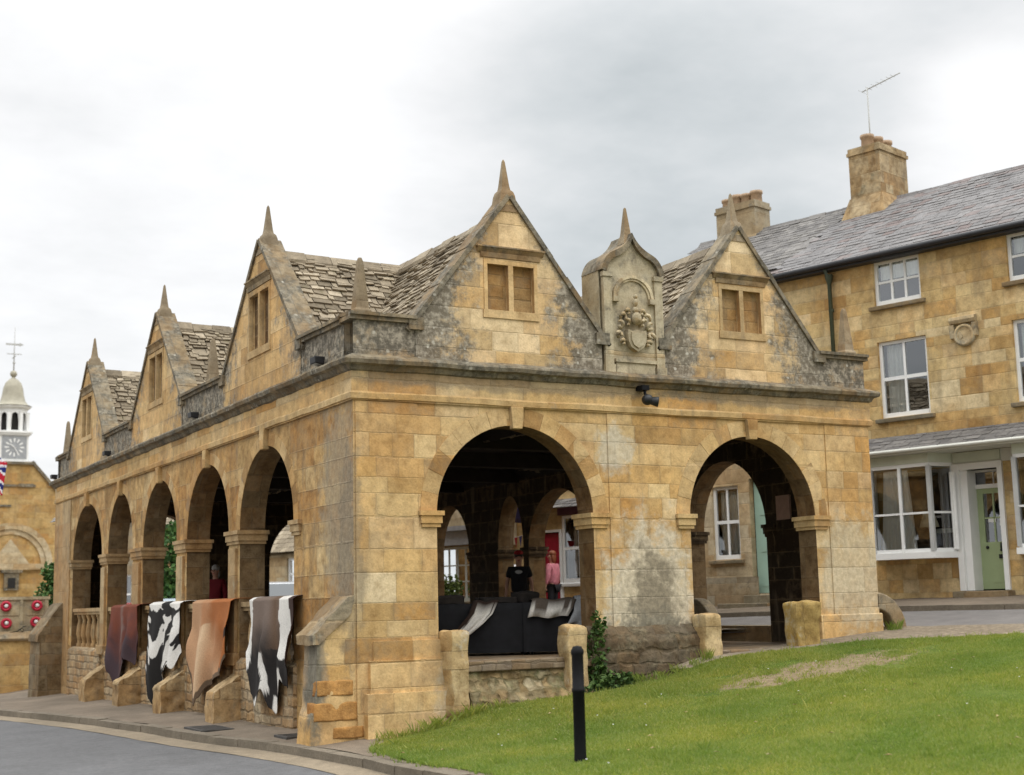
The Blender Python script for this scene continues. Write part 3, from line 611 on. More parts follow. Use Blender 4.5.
def arch_ring(P, a0, a1, par, mat, wdt=.24, proud=.007, n=15):
    mb = MB(); c, r = (a0 + a1) / 2, (a1 - a0) / 2
    halves = [MB(), MB()]
    for i in range(n):
        if i == n // 2: continue
        mb = halves[i > n // 2]
        ton = R.random(); ua = R.uniform(0, 50); gp = .004
        t0, t1 = pi * i / n + gp / r / 2, pi * (i + 1) / n - gp / r / 2
        for k in range(3):
            ta, tb = t0 + (t1 - t0) * k / 3, t0 + (t1 - t0) * (k + 1) / 3
            pt = lambda t, e: (c - (r + e) * cos(t), ZS + (RISE + e) * sin(t))
            q = [pt(ta, .002), pt(ta, wdt), pt(tb, wdt), pt(tb, .002)]
            pr = proud + .004 * (ton - .5)
            f = [P(s, -pr, z) for s, z in q]; mb.face(f, uv=[(ua + i * 3 + s * .3, z * .3) for s, z in q])
            mb.face([P(*(q[1][0], -pr, q[1][1])), P(q[1][0], 0, q[1][1]), P(q[2][0], 0, q[2][1]), P(q[2][0], -pr, q[2][1])])
            mb.face([P(q[0][0], -pr, q[0][1]), P(q[3][0], -pr, q[3][1]), P(q[3][0], .05, q[3][1]), P(q[0][0], .05, q[0][1])])
            if k == 0: mb.face([P(q[0][0], -pr, q[0][1]), P(q[0][0], 0, q[0][1]), P(q[1][0], 0, q[1][1]), P(q[1][0], -pr, q[1][1])])
            if k == 2: mb.face([P(q[3][0], -pr, q[3][1]), P(q[2][0], -pr, q[2][1]), P(q[2][0], 0, q[2][1]), P(q[3][0], 0, q[3][1])])
    for hh in halves: hh.build('arch_ring', mat, par)
    ks = MB()
    zt = 4.29; zb = ZS + RISE - .05; wb, wt_ = .075, .10
    def kst(sx, d): return None
    A = [P(c - wb, -.075, zb), P(c + wb, -.075, zb), P(c + wb, .03, zb), P(c - wb, .03, zb), P(c - wt_, -.075, zt), P(c + wt_, -.075, zt), P(c + wt_, .03, zt), P(c - wt_, .03, zt)]
    ks.hexa(A); ks.build('keystone', M['dress'], par, bevel=.012)
M['vous'] = stone('voussoir_stone', [(0, (.46, .31, .14)), (.3, (.54, .38, .19)), (.6, (.60, .43, .22)), (1, (.48, .32, .14))], 1.0, .9, 1.4, 25.0, joint=.0, grime=.3)
M['vous_side'] = stone('voussoir_stone_side', SIDE, 1.0, .9, 1.4, 26.0, joint=.0, grime=.5, lichen=.12, lcol=(.2, .16, .11))
for a in AF: arch_ring(frame_front, *a, wf, M['vous'])
for a in AL: arch_ring(frame_left, *a, wl, M['vous_side'], .2)
def impost(P, s0, s1, par, mat, d0=-.045, d1=T_ + .03, z0=2.66, z1=2.87):
    mb = MB()
    for (e, za, zb) in ((0, z0 + .05, z1 - .06), (.022, z1 - .06, z1), (-.018, z0, z0 + .05)):
        mb.box(0, 1, 0, 1, 0, 1) if False else None
        A = [(s0 - e, d0 - e, za), (s1 + e, d0 - e, za), (s1 + e, d1 + e, za), (s0 - e, d1 + e, za), (s0 - e, d0 - e, zb), (s1 + e, d0 - e, zb), (s1 + e, d1 + e, zb), (s0 - e, d1 + e, zb)]
        mb.hexa([P(*q) for q in A])
    mb.build('impost', mat, par, weld=False, bevel=.014)
for i, (a0, a1) in enumerate(AF):
    impost(frame_front, a0 - .24, a0 + .06, wf, M['dress'], d0=-.05); impost(frame_front, a1 - .06, a1 + .24, wf, M['dress'], d0=-.05)
M['dress_side'] = stone('worn_side_dressing', [(0, (.36, .25, .13)), (.5, (.46, .34, .19)), (1, (.34, .23, .12))], .55, 2, 3, 27.0, joint=.2, grime=.5, lichen=.22, lcol=(.18, .14, .09), lcol2=(.44, .38, .27))
impost(frame_left, AL[0][0] - .30, AL[0][0] + .05, wl, M['dress_side'])
for i in range(4): impost(frame_left, AL[i][1] - .05, AL[i + 1][0] + .05, wl, M['dress_side'])
impost(frame_left, AL[4][1] - .05, AL[4][1] + .25, wl, M['dress_side'])
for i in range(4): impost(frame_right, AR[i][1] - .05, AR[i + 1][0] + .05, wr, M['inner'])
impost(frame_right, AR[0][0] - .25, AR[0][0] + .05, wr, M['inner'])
# pier pilasters: faces 16 mm proud of the wall
pl = MB()
for s0, s1 in ((.03, AF[0][0] - .27), (AF[0][1] + .27, AF[1][0] - .27), (AF[1][1] + .27, W_ - .03)): pl.box(s0, s1, -.017, .01, -.6, 4.27)
pl.build('pilaster', M['front'], hall, split=True)
pl = MB()
for i in range(4):
    c = (AL[i][1] + AL[i + 1][0]) / 2; hwd = (AL[i + 1][0] - AL[i][1]) / 2
    pl.box(-.05, .01, c - hwd * .62, c + hwd * .62, .9, 2.60)          # pilaster under each capital
    pl.box(-.09, .01, c - hwd * .95, c + hwd * .95, .82, 1.0)
pl.box(-.03, .01, AL[4][1] + .28, L_ - .03, -.5, 4.27)
pl.build('pilaster', M['dress_side'], hall, bevel=.012, split=True)

# string course and cornice run round the building as mitred rings
def ring(prof, name, mat, par=hall, jit=.006, step=.45, wfun=None):
    mb = MB(); path = []
    def seg(p, q, nrm):
        n = max(1, int(math.hypot(q[0] - p[0], q[1] - p[1]) / step))
        return [(p[0] + (q[0] - p[0]) * i / n, p[1] + (q[1] - p[1]) * i / n) for i in range(n)]
    cs = [(0, 0), (W_, 0), (W_, L_), (0, L_)]
    for i in range(4): path += seg(cs[i], cs[(i + 1) % 4], None)
    n = len(path); jz = [R.uniform(-jit, jit) for _ in range(n)]; jo = [R.uniform(-jit, jit) * .8 for _ in range(n)]
    def P(k, o, z):
        x, y = path[k % n]; o += jo[k % n]
        ox = -o if x < 1e-6 else (o if x > W_ - 1e-6 else 0); oy = -o if y < 1e-6 else (o if y > L_ - 1e-6 else 0)
        return (x + ox, y + oy, z + jz[k % n])
    for k in range(n):
        for (o0, z0), (o1, z1) in zip(prof, prof[1:]): mb.face([P(k, o0, z0), P(k + 1, o0, z0), P(k + 1, o1, z1), P(k, o1, z1)])
    return mb.build(name, mat, par)
ring([(-.05, 4.30), (.028, 4.28), (.03, 4.67), (-.05, 4.68)], 'frieze', M['front'], jit=.003)
ring([(.0, 4.285), (.05, 4.30), (.055, 4.37), (.025, 4.40)], 'string_course', M['dress'], jit=.006)
ring([(.02, 4.655), (.06, 4.675), (.09, 4.73), (.15, 4.75), (.165, 4.80), (.15, 4.83), (-.02, 4.90)], 'cornice', M['coping'], jit=.009, step=.30)

# --- gables
def clip_top(poly, f):
    out = []
    for i in range(len(poly)):
        p, q = poly[i], poly[(i + 1) % len(poly)]; fp, fq = f(p[0]) - p[1], f(q[0]) - q[1]
        if fp >= -1e-9: out.append(p)
        if (fp > 1e-9 and fq < -1e-9) or (fp < -1e-9 and fq > 1e-9):
            t = fp / (fp - fq); out.append((p[0] + (q[0] - p[0]) * t, p[1] + (q[1] - p[1]) * t))
    return out
def gable(P, c, hwid, mat, win, fill, wt, flip=False, zf=5.36, za=7.235, detail=True, ww=.42, wz=(5.56, 6.34)):
    GT = .27
    top = lambda s: max(zf if abs(s - c) <= hwid + 1e-6 else 0, 0) if False else zf + (za - zf) * (1 - abs(s - c) / hwid)
    ws0, ws1, wz0, wz1 = c - ww, c + ww, wz[0], wz[1]; HZ = wz1 - 6.34; HW = ww - .42
    mid = .034
    l0, l1 = (ws0 + .05, c - mid), (c + mid, ws1 - .05)
    ss = sorted(set([c - hwid + hwid * 2 * i / 14 for i in range(15)] + [l0[0], l0[1], l1[0], l1[1], c])); zs = sorted(set([4.80 + .2 * i for i in range(14)] + [wz0 + .06, wz1 - .07]))
    mb = MB()
    def wgt(s, z):
        ds = (top(s) - z) * .58; rel = (z - 4.8) / 2.4
        a = (1.25 - ds / (.14 + .95 * max(0, 1 - rel * 1.25))) * max(.15, 1 - rel * .8)
        bt = 1 - (z - 4.80) / .14
        return max(0, min(1, max(a, bt * .6))) * wt
    for s0, s1 in zip(ss, ss[1:]):
        for z0, z1 in zip(zs, zs[1:]):
            sm, zm = (s0 + s1) / 2, (z0 + z1) / 2
            if (l0[0] < sm < l0[1] or l1[0] < sm < l1[1]) and wz0 + .06 < zm < wz1 - .07 and detail: continue
            q = clip_top([(s0, z0), (s1, z0), (s1, z1), (s0, z1)], top)
            if len(q) < 3: continue
            mb.face([P(s, 0, z) for s, z in q], w=[wgt(s, z) for s, z in q])
    if detail:
        for a0, a1 in (l0, l1):
            z0, z1 = wz0 + .06, wz1 - .07
            for q in (((a0, z0), (a1, z0)), ((a1, z0), (a1, z1)), ((a1, z1), (a0, z1)), ((a0, z1), (a0, z0))):
                mb.face([P(q[0][0], 0, q[0][1]), P(q[1][0], 0, q[1][1]), P(q[1][0], .09, q[1][1]), P(q[0][0], .09, q[0][1])])
    bk = [(c - hwid, 4.8), (c + hwid, 4.8), (c + hwid, zf), (c, za), (c - hwid, zf)]
    mb.face([P(s, GT, z) for s, z in bk])
    gw = mb.build('gable', mat, hall)
    # coping
    cp = MB(); N = 7
    for sg in (-1, 1):
        for k in range(N):
            t0, t1 = (k / N if k else -.05), (k + 1) / N
            jj = R.uniform(-.008, .012)
            def pt(t, e): 
                s = c + sg * (hwid + .03) * (1 - t); z = zf - .03 + (za - zf + .04) * t
                nl = math.hypot(hwid, za - zf); return (s + sg * e * (za - zf) / nl, z + e * hwid / nl)
            e0, e1 = -.012, .052 + jj * .7
            if t1 > .99: e1 = .052
            A = []
            for (t, e) in ((t0, e0), (t1, e0)):
                pass
            q = [pt(t0, e0), pt(t1, e0), pt(t1, e1), pt(t0, e1)]
            cp.hexa([P(*(q[0][0], -.035, q[0][1])), P(q[1][0], -.035, q[1][1]), P(q[1][0], GT + .06, q[1][1]), P(q[0][0], GT + .06, q[0][1]), P(q[3][0], -.035, q[3][1]), P(q[2][0], -.035, q[2][1]), P(q[2][0], GT + .06, q[2][1]), P(q[3][0], GT + .06, q[3][1])])
        # kneeler at the foot
        s = c + sg * hwid; cp.hexa([P(*q) for q in ((s - .11, -.052, zf - .105), (s + .11, -.052, zf - .105), (s + .10, GT + .065, zf - .10), (s - .10, GT + .065, zf - .10), (s - .11, -.052, zf + .062), (s + .11, -.052, zf + .062), (s + .10, GT + .065, zf + .055), (s - .10, GT + .065, zf + .055))])
    cp.build('coping', M['coping'], gw, weld=False, bevel=.014)
    # finial: squared base and a tapering spike
    fz = za + .10; fm = MB(); cc_ = P(c, GT / 2, 0)
    fm.lathe([(.21, fz - .30), (.165, fz - .05), (.14, fz + .01), (.10, fz + .04), (.085, fz + .10), (.028, fz + .46), (.012, fz + .49), (0, fz + .50)], cc_[:2], 4, smooth=False, a0=pi / 4)
    fm.build('finial', M['finial'], gw, bevel=.01)
    if not detail: return gw
    fr = MB()
    fr.__class__
    def fb(a0, a1, d0, d1, z0, z1): fr.hexa([P(*q) for q in ((a0, d0, z0), (a1, d0, z0), (a1, d1, z0), (a0, d1, z0), (a0, d0, z1), (a1, d0, z1), (a1, d1, z1), (a0, d1, z1))])
    fb(ws0, ws0 + .055, -.012, .05, wz0, wz1); fb(ws1 - .055, ws1, -.012, .05, wz0, wz1); fb(c - .038, c + .038, -.010, .06, wz0 + .05, wz1 - .05)
    fb(ws0 + .056, ws1 - .056, -.012, .06, wz1 - .075, wz1); fb(ws0 - .02, ws1 + .02, -.02, .06, wz0 - .05, wz0 + .062)
    fr.build('window_frame', M['frame_stone'], gw, weld=False, bevel=.012)
    hd = MB()
    def hb(a0, a1, d0, z0, z1, e): hd.hexa([P(*q) for q in ((a0, d0 + e, z0), (a1, d0 + e, z0), (a1, .03, z0), (a0, .03, z0), (a0, d0, z1), (a1, d0, z1), (a1, .03, z1), (a0, .03, z1))])
    hb(c - .52 - HW * .2, c + .52 + HW * .2, -.06, 6.425 + HZ, 6.485 + HZ, .045); hb(c - .53 - HW * .2, c + .53 + HW * .2, -.07, 6.487 + HZ, 6.508 + HZ, 0); hb(c - .47 - HW, c + .47 + HW, -.03, 6.355 + HZ, 6.423 + HZ, .01)
    hd.build('hood_mould', M['hood'], gw, weld=False, bevel=.012)
    fl = MB()
    for a0, a1 in (l0, l1): fl.face([P(a0 - .01, .085, wz0), P(a1 + .01, .085, wz0), P(a1 + .01, .085, wz1), P(a0 - .01, .085, wz1)])
    fl.build('window_blocking', fill, gw, split=True)
    return gw
for c in (2.355, 6.345): gable(frame_front, c, 1.46, M['gable'], True, M['gablefill'], 1.0)
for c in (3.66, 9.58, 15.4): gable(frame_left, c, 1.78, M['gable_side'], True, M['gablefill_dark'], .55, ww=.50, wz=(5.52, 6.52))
for c in (3.66, 9.58, 15.4): gable(frame_right, c, 1.78, M['gable_side'], True, M['gablefill_dark'], .42, detail=False)
for c in (2.40, 6.37): gable(frame_rear, c, 1.46, M['gable_side'], True, M['gablefill_dark'], .5, detail=False)
# --- parapets between the gables
def parapet(P, s0, s1, capx0=.0, capx1=.0):
    mb = MB(); n = max(2, int((s1 - s0) / .3))
    for i in range(n):
        a, c = s0 + (s1 - s0) * i / n, s0 + (s1 - s0) * (i + 1) / n
        for z0, z1, w0, w1 in ((4.8, 5.05, .12, .2), (5.05, 5.34, .2, .3)): mb.face([P(a, .01, z0), P(c, .01, z0), P(c, .01, z1), P(a, .01, z1)], w=[w0, w0, w1, w1])
        mb.face([P(a, .3, 4.8), P(a, .3, 5.34), P(c, .3, 5.34), P(c, .3, 4.8)])
    o = mb.build('parapet', M['parapet'], hall)
    cp = MB(); n = max(1, int((s1 - s0) / .7)); 
    for i in range(n):
        a, c = s0 - (capx0 if i == 0 else 0) + (s1 - s0) * i / n, s0 + (s1 - s0) * (i + 1) / n + (capx1 if i == n - 1 else 0); j = R.uniform(-.008, .008)
        for (d0, d1, z0, z1) in ((-.075, .37, 5.385, 5.43), (-.04, .34, 5.33, 5.383)):
            cp.hexa([P(*q) for q in ((a, d0, z0 + j), (c, d0, z0 + j), (c, d1, z0 + j), (a, d1, z0 + j), (a, d0, z1 + j), (c, d0, z1 + j), (c, d1, z1 + j + .02), (a, d1, z1 + j + .02))])
    cp.build('parapet_coping', M['coping'], o, weld=False, bevel=.012)
parapet(frame_front, 0.012, 2.355 - 1.46, .06); parapet(frame_front, 6.345 + 1.46, W_ - .012, 0, .06)
LG = [(0.31, 1.90), (5.42, 7.82), (11.34, 13.64), (17.16, L_ - .31)]
for P in (frame_left, frame_right):
    for s0, s1 in LG: parapet(P, s0, s1)
parapet(frame_rear, 0.012, .94, .06); parapet(frame_rear, 7.83, W_ - .012, 0, .06); parapet(frame_rear, 3.86, 4.91)
def obelisk(x, y, h=.82, w=.115):
    mb = MB(); z = 5.44
    mb.lathe([(w * 1.45, z - .02), (w * 1.45, z + .05), (w * 1.15, z + .075), (w * 1.1, z + .13), (.055, z + h - .06), (.03, z + h), (0, z + h)], (x, y), 4, smooth=False, a0=pi / 4)
    mb.build('obelisk', M['finial'], hall, bevel=.012)
obelisk(.19, .19, .77); obelisk(W_ - .19, .19, .77); obelisk(.19, L_ - .19, .85); obelisk(W_ - .19, L_ - .19, .85); obelisk(.16, 6.53, .80)

# --- carved armorial panel between the front gables
ax = 4.365; arms = MB()
def ogee(h0=6.34, hw_=.49, tip=6.86, n=14):
    pts = []
    for i in range(n + 1):
        t = i / n      # from shoulder to tip: bulges out then sweeps up
        x = hw_ * (1 - t) ** 1.0 + .10 * sin(pi * t) * (1 - t) - .05 * sin(pi * t) * t; z = h0 + (tip - h0) * (.55 * sin(t * pi / 2) + .45 * t ** 2.6) if False else h0 + .26 * sin(min(1, t / .55) * pi / 2) * 1.0 + max(0, t - .45) ** 1.6 * .74
        pts.append((x, z))
    return pts
og = ogee(); prof = [(ax + x, z) for x, z in og] + [(ax - x, z) for x, z in reversed(og[:-1])]
body = [(ax + .49, 4.86)] + prof + [(ax - .49, 4.86)]
arms.prism([(x, z) for x, z in body], .0, .46)
ao = arms.build('armorial_panel', M['carved'], hall, bevel=.012)
tr = MB()
for k, (p, q) in enumerate(zip(prof, prof[1:])):       # moulded ogee coping
    o1 = .06
    def off(p, s): 
        dx, dz_ = p[0] - ax, p[1] - 6.2; l = math.hypot(dx, dz_); return (p[0] + dx / l * s, p[1] + dz_ / l * s)
    a, c = off(p, o1), off(q, o1); a2, c2 = off(p, -.03), off(q, -.03)
    tr.hexa([(a2[0], -.06, a2[1]), (c2[0], -.06, c2[1]), (c2[0], .5, c2[1]), (a2[0], .5, a2[1]), (a[0], -.06, a[1]), (c[0], -.06, c[1]), (c[0], .5, c[1]), (a[0], .5, a[1])])
tr.build('ogee_coping', M['coping'], ao)
ps = MB()
for sg in (-1, 1):
    x = ax + sg * .44
    ps.box(x - .07, x + .07, -.035, .02, 4.98, 6.26); ps.box(x - .085, x + .085, -.055, .03, 6.26, 6.33); ps.box(x - .085, x + .085, -.055, .02, 4.87, 4.98)
    ps.box(x - .02 + sg * .08, x + .02 + sg * .10, .06, .5, 4.9, 6.36)
ps.box(ax - .33, ax + .33, -.035, .01, 4.87, 5.02); ps.box(ax - .35, ax + .35, -.06, .01, 5.021, 5.07)
ps.build('panel_pilaster', M['carved'], ao, weld=False, bevel=.014)
nm = MB()       # round-headed niche moulding
for i in range(16):
    t0, t1 = pi * i / 16, pi * (i + 1) / 16
    pt = lambda t, r: (ax - r * cos(t), 5.98 + r * sin(t) * .95)
    for r0, r1, d in ((.30, .35, -.045), (.265, .30, -.025)):
        q = [pt(t0, r0), pt(t0, r1), pt(t1, r1), pt(t1, r0)]
        nm.hexa([(q[0][0], d, q[0][1]), (q[1][0], d, q[1][1]), (q[1][0], .01, q[1][1]), (q[0][0], .01, q[0][1]), (q[3][0], d, q[3][1]), (q[2][0], d, q[2][1]), (q[2][0], .01, q[2][1]), (q[3][0], .01, q[3][1])])
for sg in (-1, 1): nm.box(ax + sg * .315 - .05, ax + sg * .315 + .05, -.07, .01, 5.90, 5.975)
nm.build('niche_moulding', M['carved'], ao)
cr = MB()       # shield, helm, crest and mantling
sh = [(-.155, 5.50), (-.16, 5.42), (-.15, 5.33), (-.11, 5.245), (0, 5.18), (.11, 5.245), (.15, 5.33), (.16, 5.42), (.155, 5.50), (.08, 5.475), (0, 5.50), (-.08, 5.475)]
cr.prism([(ax + x, z) for x, z in sh], -.10, .01)
cr.prism([(ax + x * .72, 5.35 + (z - 5.35) * .72) for x, z in sh], -.125, -.09)
cr.ball((ax, -.09, 5.66), (.075, .08, .10)); cr.ball((ax + .01, -.13, 5.64), (.045, .05, .05)); cr.ball((ax, -.07, 5.79), (.05, .05, .045)); cr.ball((ax, -.07, 5.90), (.04, .045, .06)); cr.ball((ax + .01, -.07, 5.99), (.03, .04, .035))
for sg in (-1, 1):
    for (cx_, cz_, r0, a0, a1) in ((.17, 5.68, .07, -.5, 4.6), (.23, 5.56, .06, 1, 6), (.24, 5.42, .055, -1, 4.2), (.20, 5.31, .045, 0, 5), (.11, 5.76, .045, 0, 5), (.12, 5.60, .05, 1, 5)):
        pts = []; 
        for k in range(9):
            t = a0 + (a1 - a0) * k / 8; rr = r0 * (1 - .55 * k / 8); pts.append((ax + sg * (1.12 * cx_ + rr * cos(t)), -.05 - .02 * sin(k), cz_ + rr * sin(t)))
        cr.tube(pts, [.018 + .014 * sin(pi * k / 8) for k in range(9)], 6)
cr.build('coat_of_arms', M['carved'], ao)
fm = MB(); fz = 6.84
fm.lathe([(.14, fz - .05), (.10, fz + .06), (.085, fz + .10), (.025, fz + .50), (0, fz + .53)], (ax - .01, .10), 4, smooth=False, a0=pi / 4); fm.build('finial', M['finial'], ao, bevel=.008)

# --- roofs of graded stone tiles, each tile its own slab
def tiles(mb, O, U, V, test, ulen, vlen, e0=.145, e1=.085, w0=.11, w1=.38, th=.032, tilt=.036, jit=.036, sag=0):
    O, U, V = Vector(O), Vector(U).normalized(), Vector(V).normalized(); N = U.cross(V).normalized()
    if N.z < 0: N = -N
    v = -.06
    while v < vlen:
        ex = e0 + (e1 - e0) * max(0, v) / vlen; u = R.uniform(-.3, 0)
        while u < ulen:
            w = R.uniform(w0, w1) * (ex / e0 * .6 + .4); uc, vc = u + w / 2, v + ex / 2
            if test(uc, vc):
                h = th * R.uniform(.7, 1.35); dv = R.uniform(-jit, jit); sk = R.uniform(-jit, jit) * .8; lift = tilt * R.uniform(.6, 1.5); gp = .006
                wob = sag * (mnoise.noise(Vector((u * .5, v * .7, 3))))
                A = []
                for (uu, vv, nn) in ((u + gp, v + dv, lift - h), (u + w - gp, v + dv + sk, lift - h * .9), (u + w - gp, v + ex * 1.45, -h * .3 - .01), (u + gp, v + ex * 1.45, -h * .3 - .01), (u + gp + R.uniform(0, .01), v + dv + R.uniform(0, .012), lift), (u + w - gp - R.uniform(0, .01), v + dv + sk, lift), (u + w - gp, v + ex * 1.45, .004), (u + gp, v + ex * 1.45, .004)):
                    A.append(tuple(O + U * uu + V * vv + N * (nn + wob)))
                mb.hexa(A, c=R.random())
            u += w
        v += ex
RZ = 7.03; SL = 1.32                         # ridge height and roof slope
def ridge(mb, p, q, sz=.11, ln=(.35, .5)):
    p, q = Vector(p), Vector(q); d = (q - p); L = d.length; d.normalize(); s = d.cross(Vector((0, 0, 1))); t = 0
    while t < L:
        l = R.uniform(*ln); a, c = p + d * t, p + d * min(L, t + l - .012); j = R.uniform(-.012, .012); to = R.random()
        for sg in (-1, 1):
            A = [a - Vector((0, 0, .0)) + s * 0, c, c + s * sg * sz - Vector((0, 0, sz * 1.25)), a + s * sg * sz - Vector((0, 0, sz * 1.25))]
            up = Vector((0, 0, .05 + j)); B = [v + up for v in A]
            mb.hexa([tuple(v) for v in A] + [tuple(v) for v in B], c=to)
        t += l
def base_roof(mb, ridge_a, ridge_b, run):
    a, c = Vector(ridge_a), Vector(ridge_b); d = (c - a).normalized(); s = d.cross(Vector((0, 0, 1)))
    for sg in (-1, 1): mb.face([tuple(a), tuple(c), tuple(c + s * sg * run - Vector((0, 0, run * SL))), tuple(a + s * sg * run - Vector((0, 0, run * SL)))])
und = MB()
slope = Vector((0, 0, 1)); cs_ = math.sqrt(1 + SL * SL)
for X in (2.40, 6.37):
    base_roof(und, (X, .30, RZ - .045), (X, L_ - .30, RZ - .045), 1.97)
    tm = MB()
    for sg in (-1, 1):
        run = 1.96; O = (X + sg * run, .36, RZ - run * SL); V = (-sg, 0, SL)
        tiles(tm, O, (0, 1, 0), V, lambda u, v: 0 < u < L_ - .75, L_ - .7, run * cs_ - .05, sag=.05)
    ridge(tm, (X, .36, RZ + .045), (X, L_ - .36, RZ + .02), .115)
    tm.build('roof', M['stonetile'], hall, weld=False, recalc=True)
for Yc in (3.66, 9.58, 15.4):
    for sd, X in ((0, 2.40), (1, 6.37)):
        xa, xb = (.30, 2.35) if sd == 0 else (6.42, W_ - .30)
        base_roof(und, (xa, Yc, RZ - .045), (xb, Yc, RZ - .045), 1.75)
        tm = MB()
        for sg in (-1, 1):
            run = 1.74; O = (xa, Yc + sg * run, RZ - run * SL); V = (0, -sg, SL)
            def tst(u, v):
                rz = v / cs_                        # horizontal distance climbed from the eaves
                x = u + xa; dist = run - rz           # distance from cross ridge
                return (0.05 < u and x < X - dist + .28) if sd == 0 else (u < xb - xa - .05 and x > X + dist - .28)
            tiles(tm, O, (1, 0, 0), V, tst, xb - xa, run * cs_ - .05, sag=.05)
        ridge(tm, (max(xa, .30), Yc, RZ + .045), (min(xb, W_ - .30), Yc, RZ + .02), .115); tm.build('roof', M['stonetile'], hall, weld=False, recalc=True)
und.build('roof_boarding', M['under'], hall)
bm_ = MB()
for y in (1.0, 4.8, 7.7, 10.7, 13.4, 17.2): bm_.box(T_ - .05, W_ - T_ + .05, y - .13, y + .13, 4.30, 4.58)
for x in (1.4, 3.4, 5.35, 7.35): bm_.box(x - .09, x + .09, T_ - .02, L_ - T_ + .02, 4.60, 4.76)
bm_.build('ceiling_beam', M['timber'], hall, bevel=.01)
ce = MB(); ce.box(T_ - .02, W_ - T_ + .02, T_ - .02, L_ - T_ + .02, 4.77, 4.80); ce.build('loft_floor', M['under'], hall)
fl = MB(); fl.box(T_ - .04, W_ - T_ + .04, T_ - .04, L_ - T_ + .04, .3, ZF + .012); fl.build('floor', M['floor'], hall)

# --- lower walls, buttresses, steps
rb = MB()
for (a0, a1) in AL: rb.box(-.055, .03, a0 - .12, a1 + .12, -.6, .86); rb.prism([(-.055, .862), (.03, .862), (.03, .94)], a0 - .12, a1 + .12)
rb.build('rubble_base', M['rubble'], hall)
def roughen(o, step=.09, amp=.018, fr=4.0):
    bm = bmesh.new(); bm.from_mesh(o.data)
    bmesh.ops.triangulate(bm, faces=bm.faces)
    for _ in range(7):
        ed = [e for e in bm.edges if e.calc_length() > step]
        if not ed: break
        bmesh.ops.subdivide_edges(bm, edges=ed, cuts=1)
        bmesh.ops.triangulate(bm, faces=bm.faces)
    for v in bm.verts:
        a = mnoise.noise_vector(v.co * fr) + mnoise.noise_vector(v.co * fr * 3.1) * .4; v.co += a * amp
    for f in bm.faces: f.smooth = True
    for e in bm.edges: e.smooth = e.is_boundary or len(e.link_faces) != 2 or e.calc_face_angle() < .7
    bm.to_mesh(o.data); bm.free()
def buttress(y0, y1, prof, mat, bevel=.02, rough=(.09, .016, 4.0)):
    mb = MB(); mb.prism(prof, y0, y1, 'y'); o = mb.build('buttress', mat, hall); roughen(o, *rough); return o
M['butt'] = stone('buttress_stone', [(0, (.24, .195, .135)), (.5, (.31, .255, .17)), (1, (.26, .20, .13))], .38, .5, .9, 28.0, joint=.5, grime=.7, lichen=.38, lcol=(.085, .078, .06), lcol2=(.27, .235, .17))
M['butt_dark'] = stone('dark_buttress_stone', [(0, (.15, .115, .07)), (.5, (.22, .17, .105)), (1, (.17, .13, .08))], .24, .3, .6, 33.0, joint=.4, jcol=(.09, .07, .045), grime=.6, lichen=.25, lcol=(.08, .065, .04), lcol2=(.26, .21, .14), wob=.05, mott=.9)
buttress(.0 - .015, .44, [(.0, -.5), (.0, 1.72), (-.10, 1.70), (-.50, 1.32), (-.53, 1.22), (-.50, 1.20), (-.52, .45), (-.58, .30), (-.60, -.5)], M['front'])
cap = MB(); cap.prism([(-.02, 1.80), (-.10, 1.78), (-.58, 1.32), (-.58, 1.20), (-.50, 1.20), (-.05, 1.58)], -.05, .48, 'y'); roughen(cap.build('buttress_cap', M['butt'], hall), .07, .022, 5.0)
buttress(17.35, L_, [(.0, -.8), (.0, 1.95), (-.12, 1.85), (-.56, 1.2), (-.58, 1.05), (-.52, 1.03), (-.55, -.8)], M['butt_dark'])
for i, (y, w, d, h) in enumerate(((4.52, .46, .44, .50), (7.48, .46, .44, .52), (10.36, .48, .44, .50), (13.27, .46, .42, .50))):
    z = g(-.3, y)
    buttress(y - w / 2, y + w / 2, [(.0, z - .4), (.0, z + h + .20), (-.06, z + h + .17), (-d, z + h * .86), (-d - .02, z + h * .78), (-d - .03, z - .4)], M['buttblock'], .035, (.06, .026, 5.0))
# kerb stones along the far side, where the street stands higher than the floor
kb = MB(); yy = .15
while yy < 18.2:
    ln = R.uniform(.6, 1.0); z = g(8.95, yy + ln / 2); kb.box(8.70, 9.12, yy + .006, yy + ln, .5, z + .03 + R.uniform(-.012, .012)); yy += ln
kb.build('edge_step', M['sillst'], hall, weld=False, bevel=.015)
# stepped plinth stones at the left jamb of the nearer front arch, and the low wall under it
st = MB()
for (x0, x1, z0, z1, d) in ((.25, 1.27, -.3, 1.22, -.05), (.18, 1.42, -.3, .98, -.09), (.12, 1.60, -.3, .58, -.14)): st.box(x0, x1, d, .3, z0, z1)
st.build('plinth', M['front'], hall, weld=False, bevel=.025)
st = MB(); st.prism([(-.20, -.2), (-.17, 1.10), (-.13, 1.20), (.0, 1.32), (.1, 1.32), (.1, -.2)], 3.40, 5.34, 'x'); roughen(st.build('plinth', M['plinth'], hall), .06, .022, 6.0)
st = MB(); st.box(7.55, 8.79, -.04, .1, -.2, 1.38); st.build('plinth', M['front'], hall, bevel=.02)
st = MB(); st.prism([(-.42, .0), (-.30, .42), (-.14, .62), (-.10, .80), (.12, .80), (.12, .0)], 1.5, 3.34, 'x'); roughen(st.build('rubble_base', M['bank'], hall), .05, .035, 6.0)
st = MB()
for (x0, x1, y0, z1) in ((1.42, 3.42, -.16, ZF + .02),): st.box(x0, x1, y0, .2, ZF - .12, z1)
st.box(5.5, 7.1, -.16, .2, ZF - .1, ZF + .02); st.build('threshold', M['floor'], hall, split=True, bevel=.02)

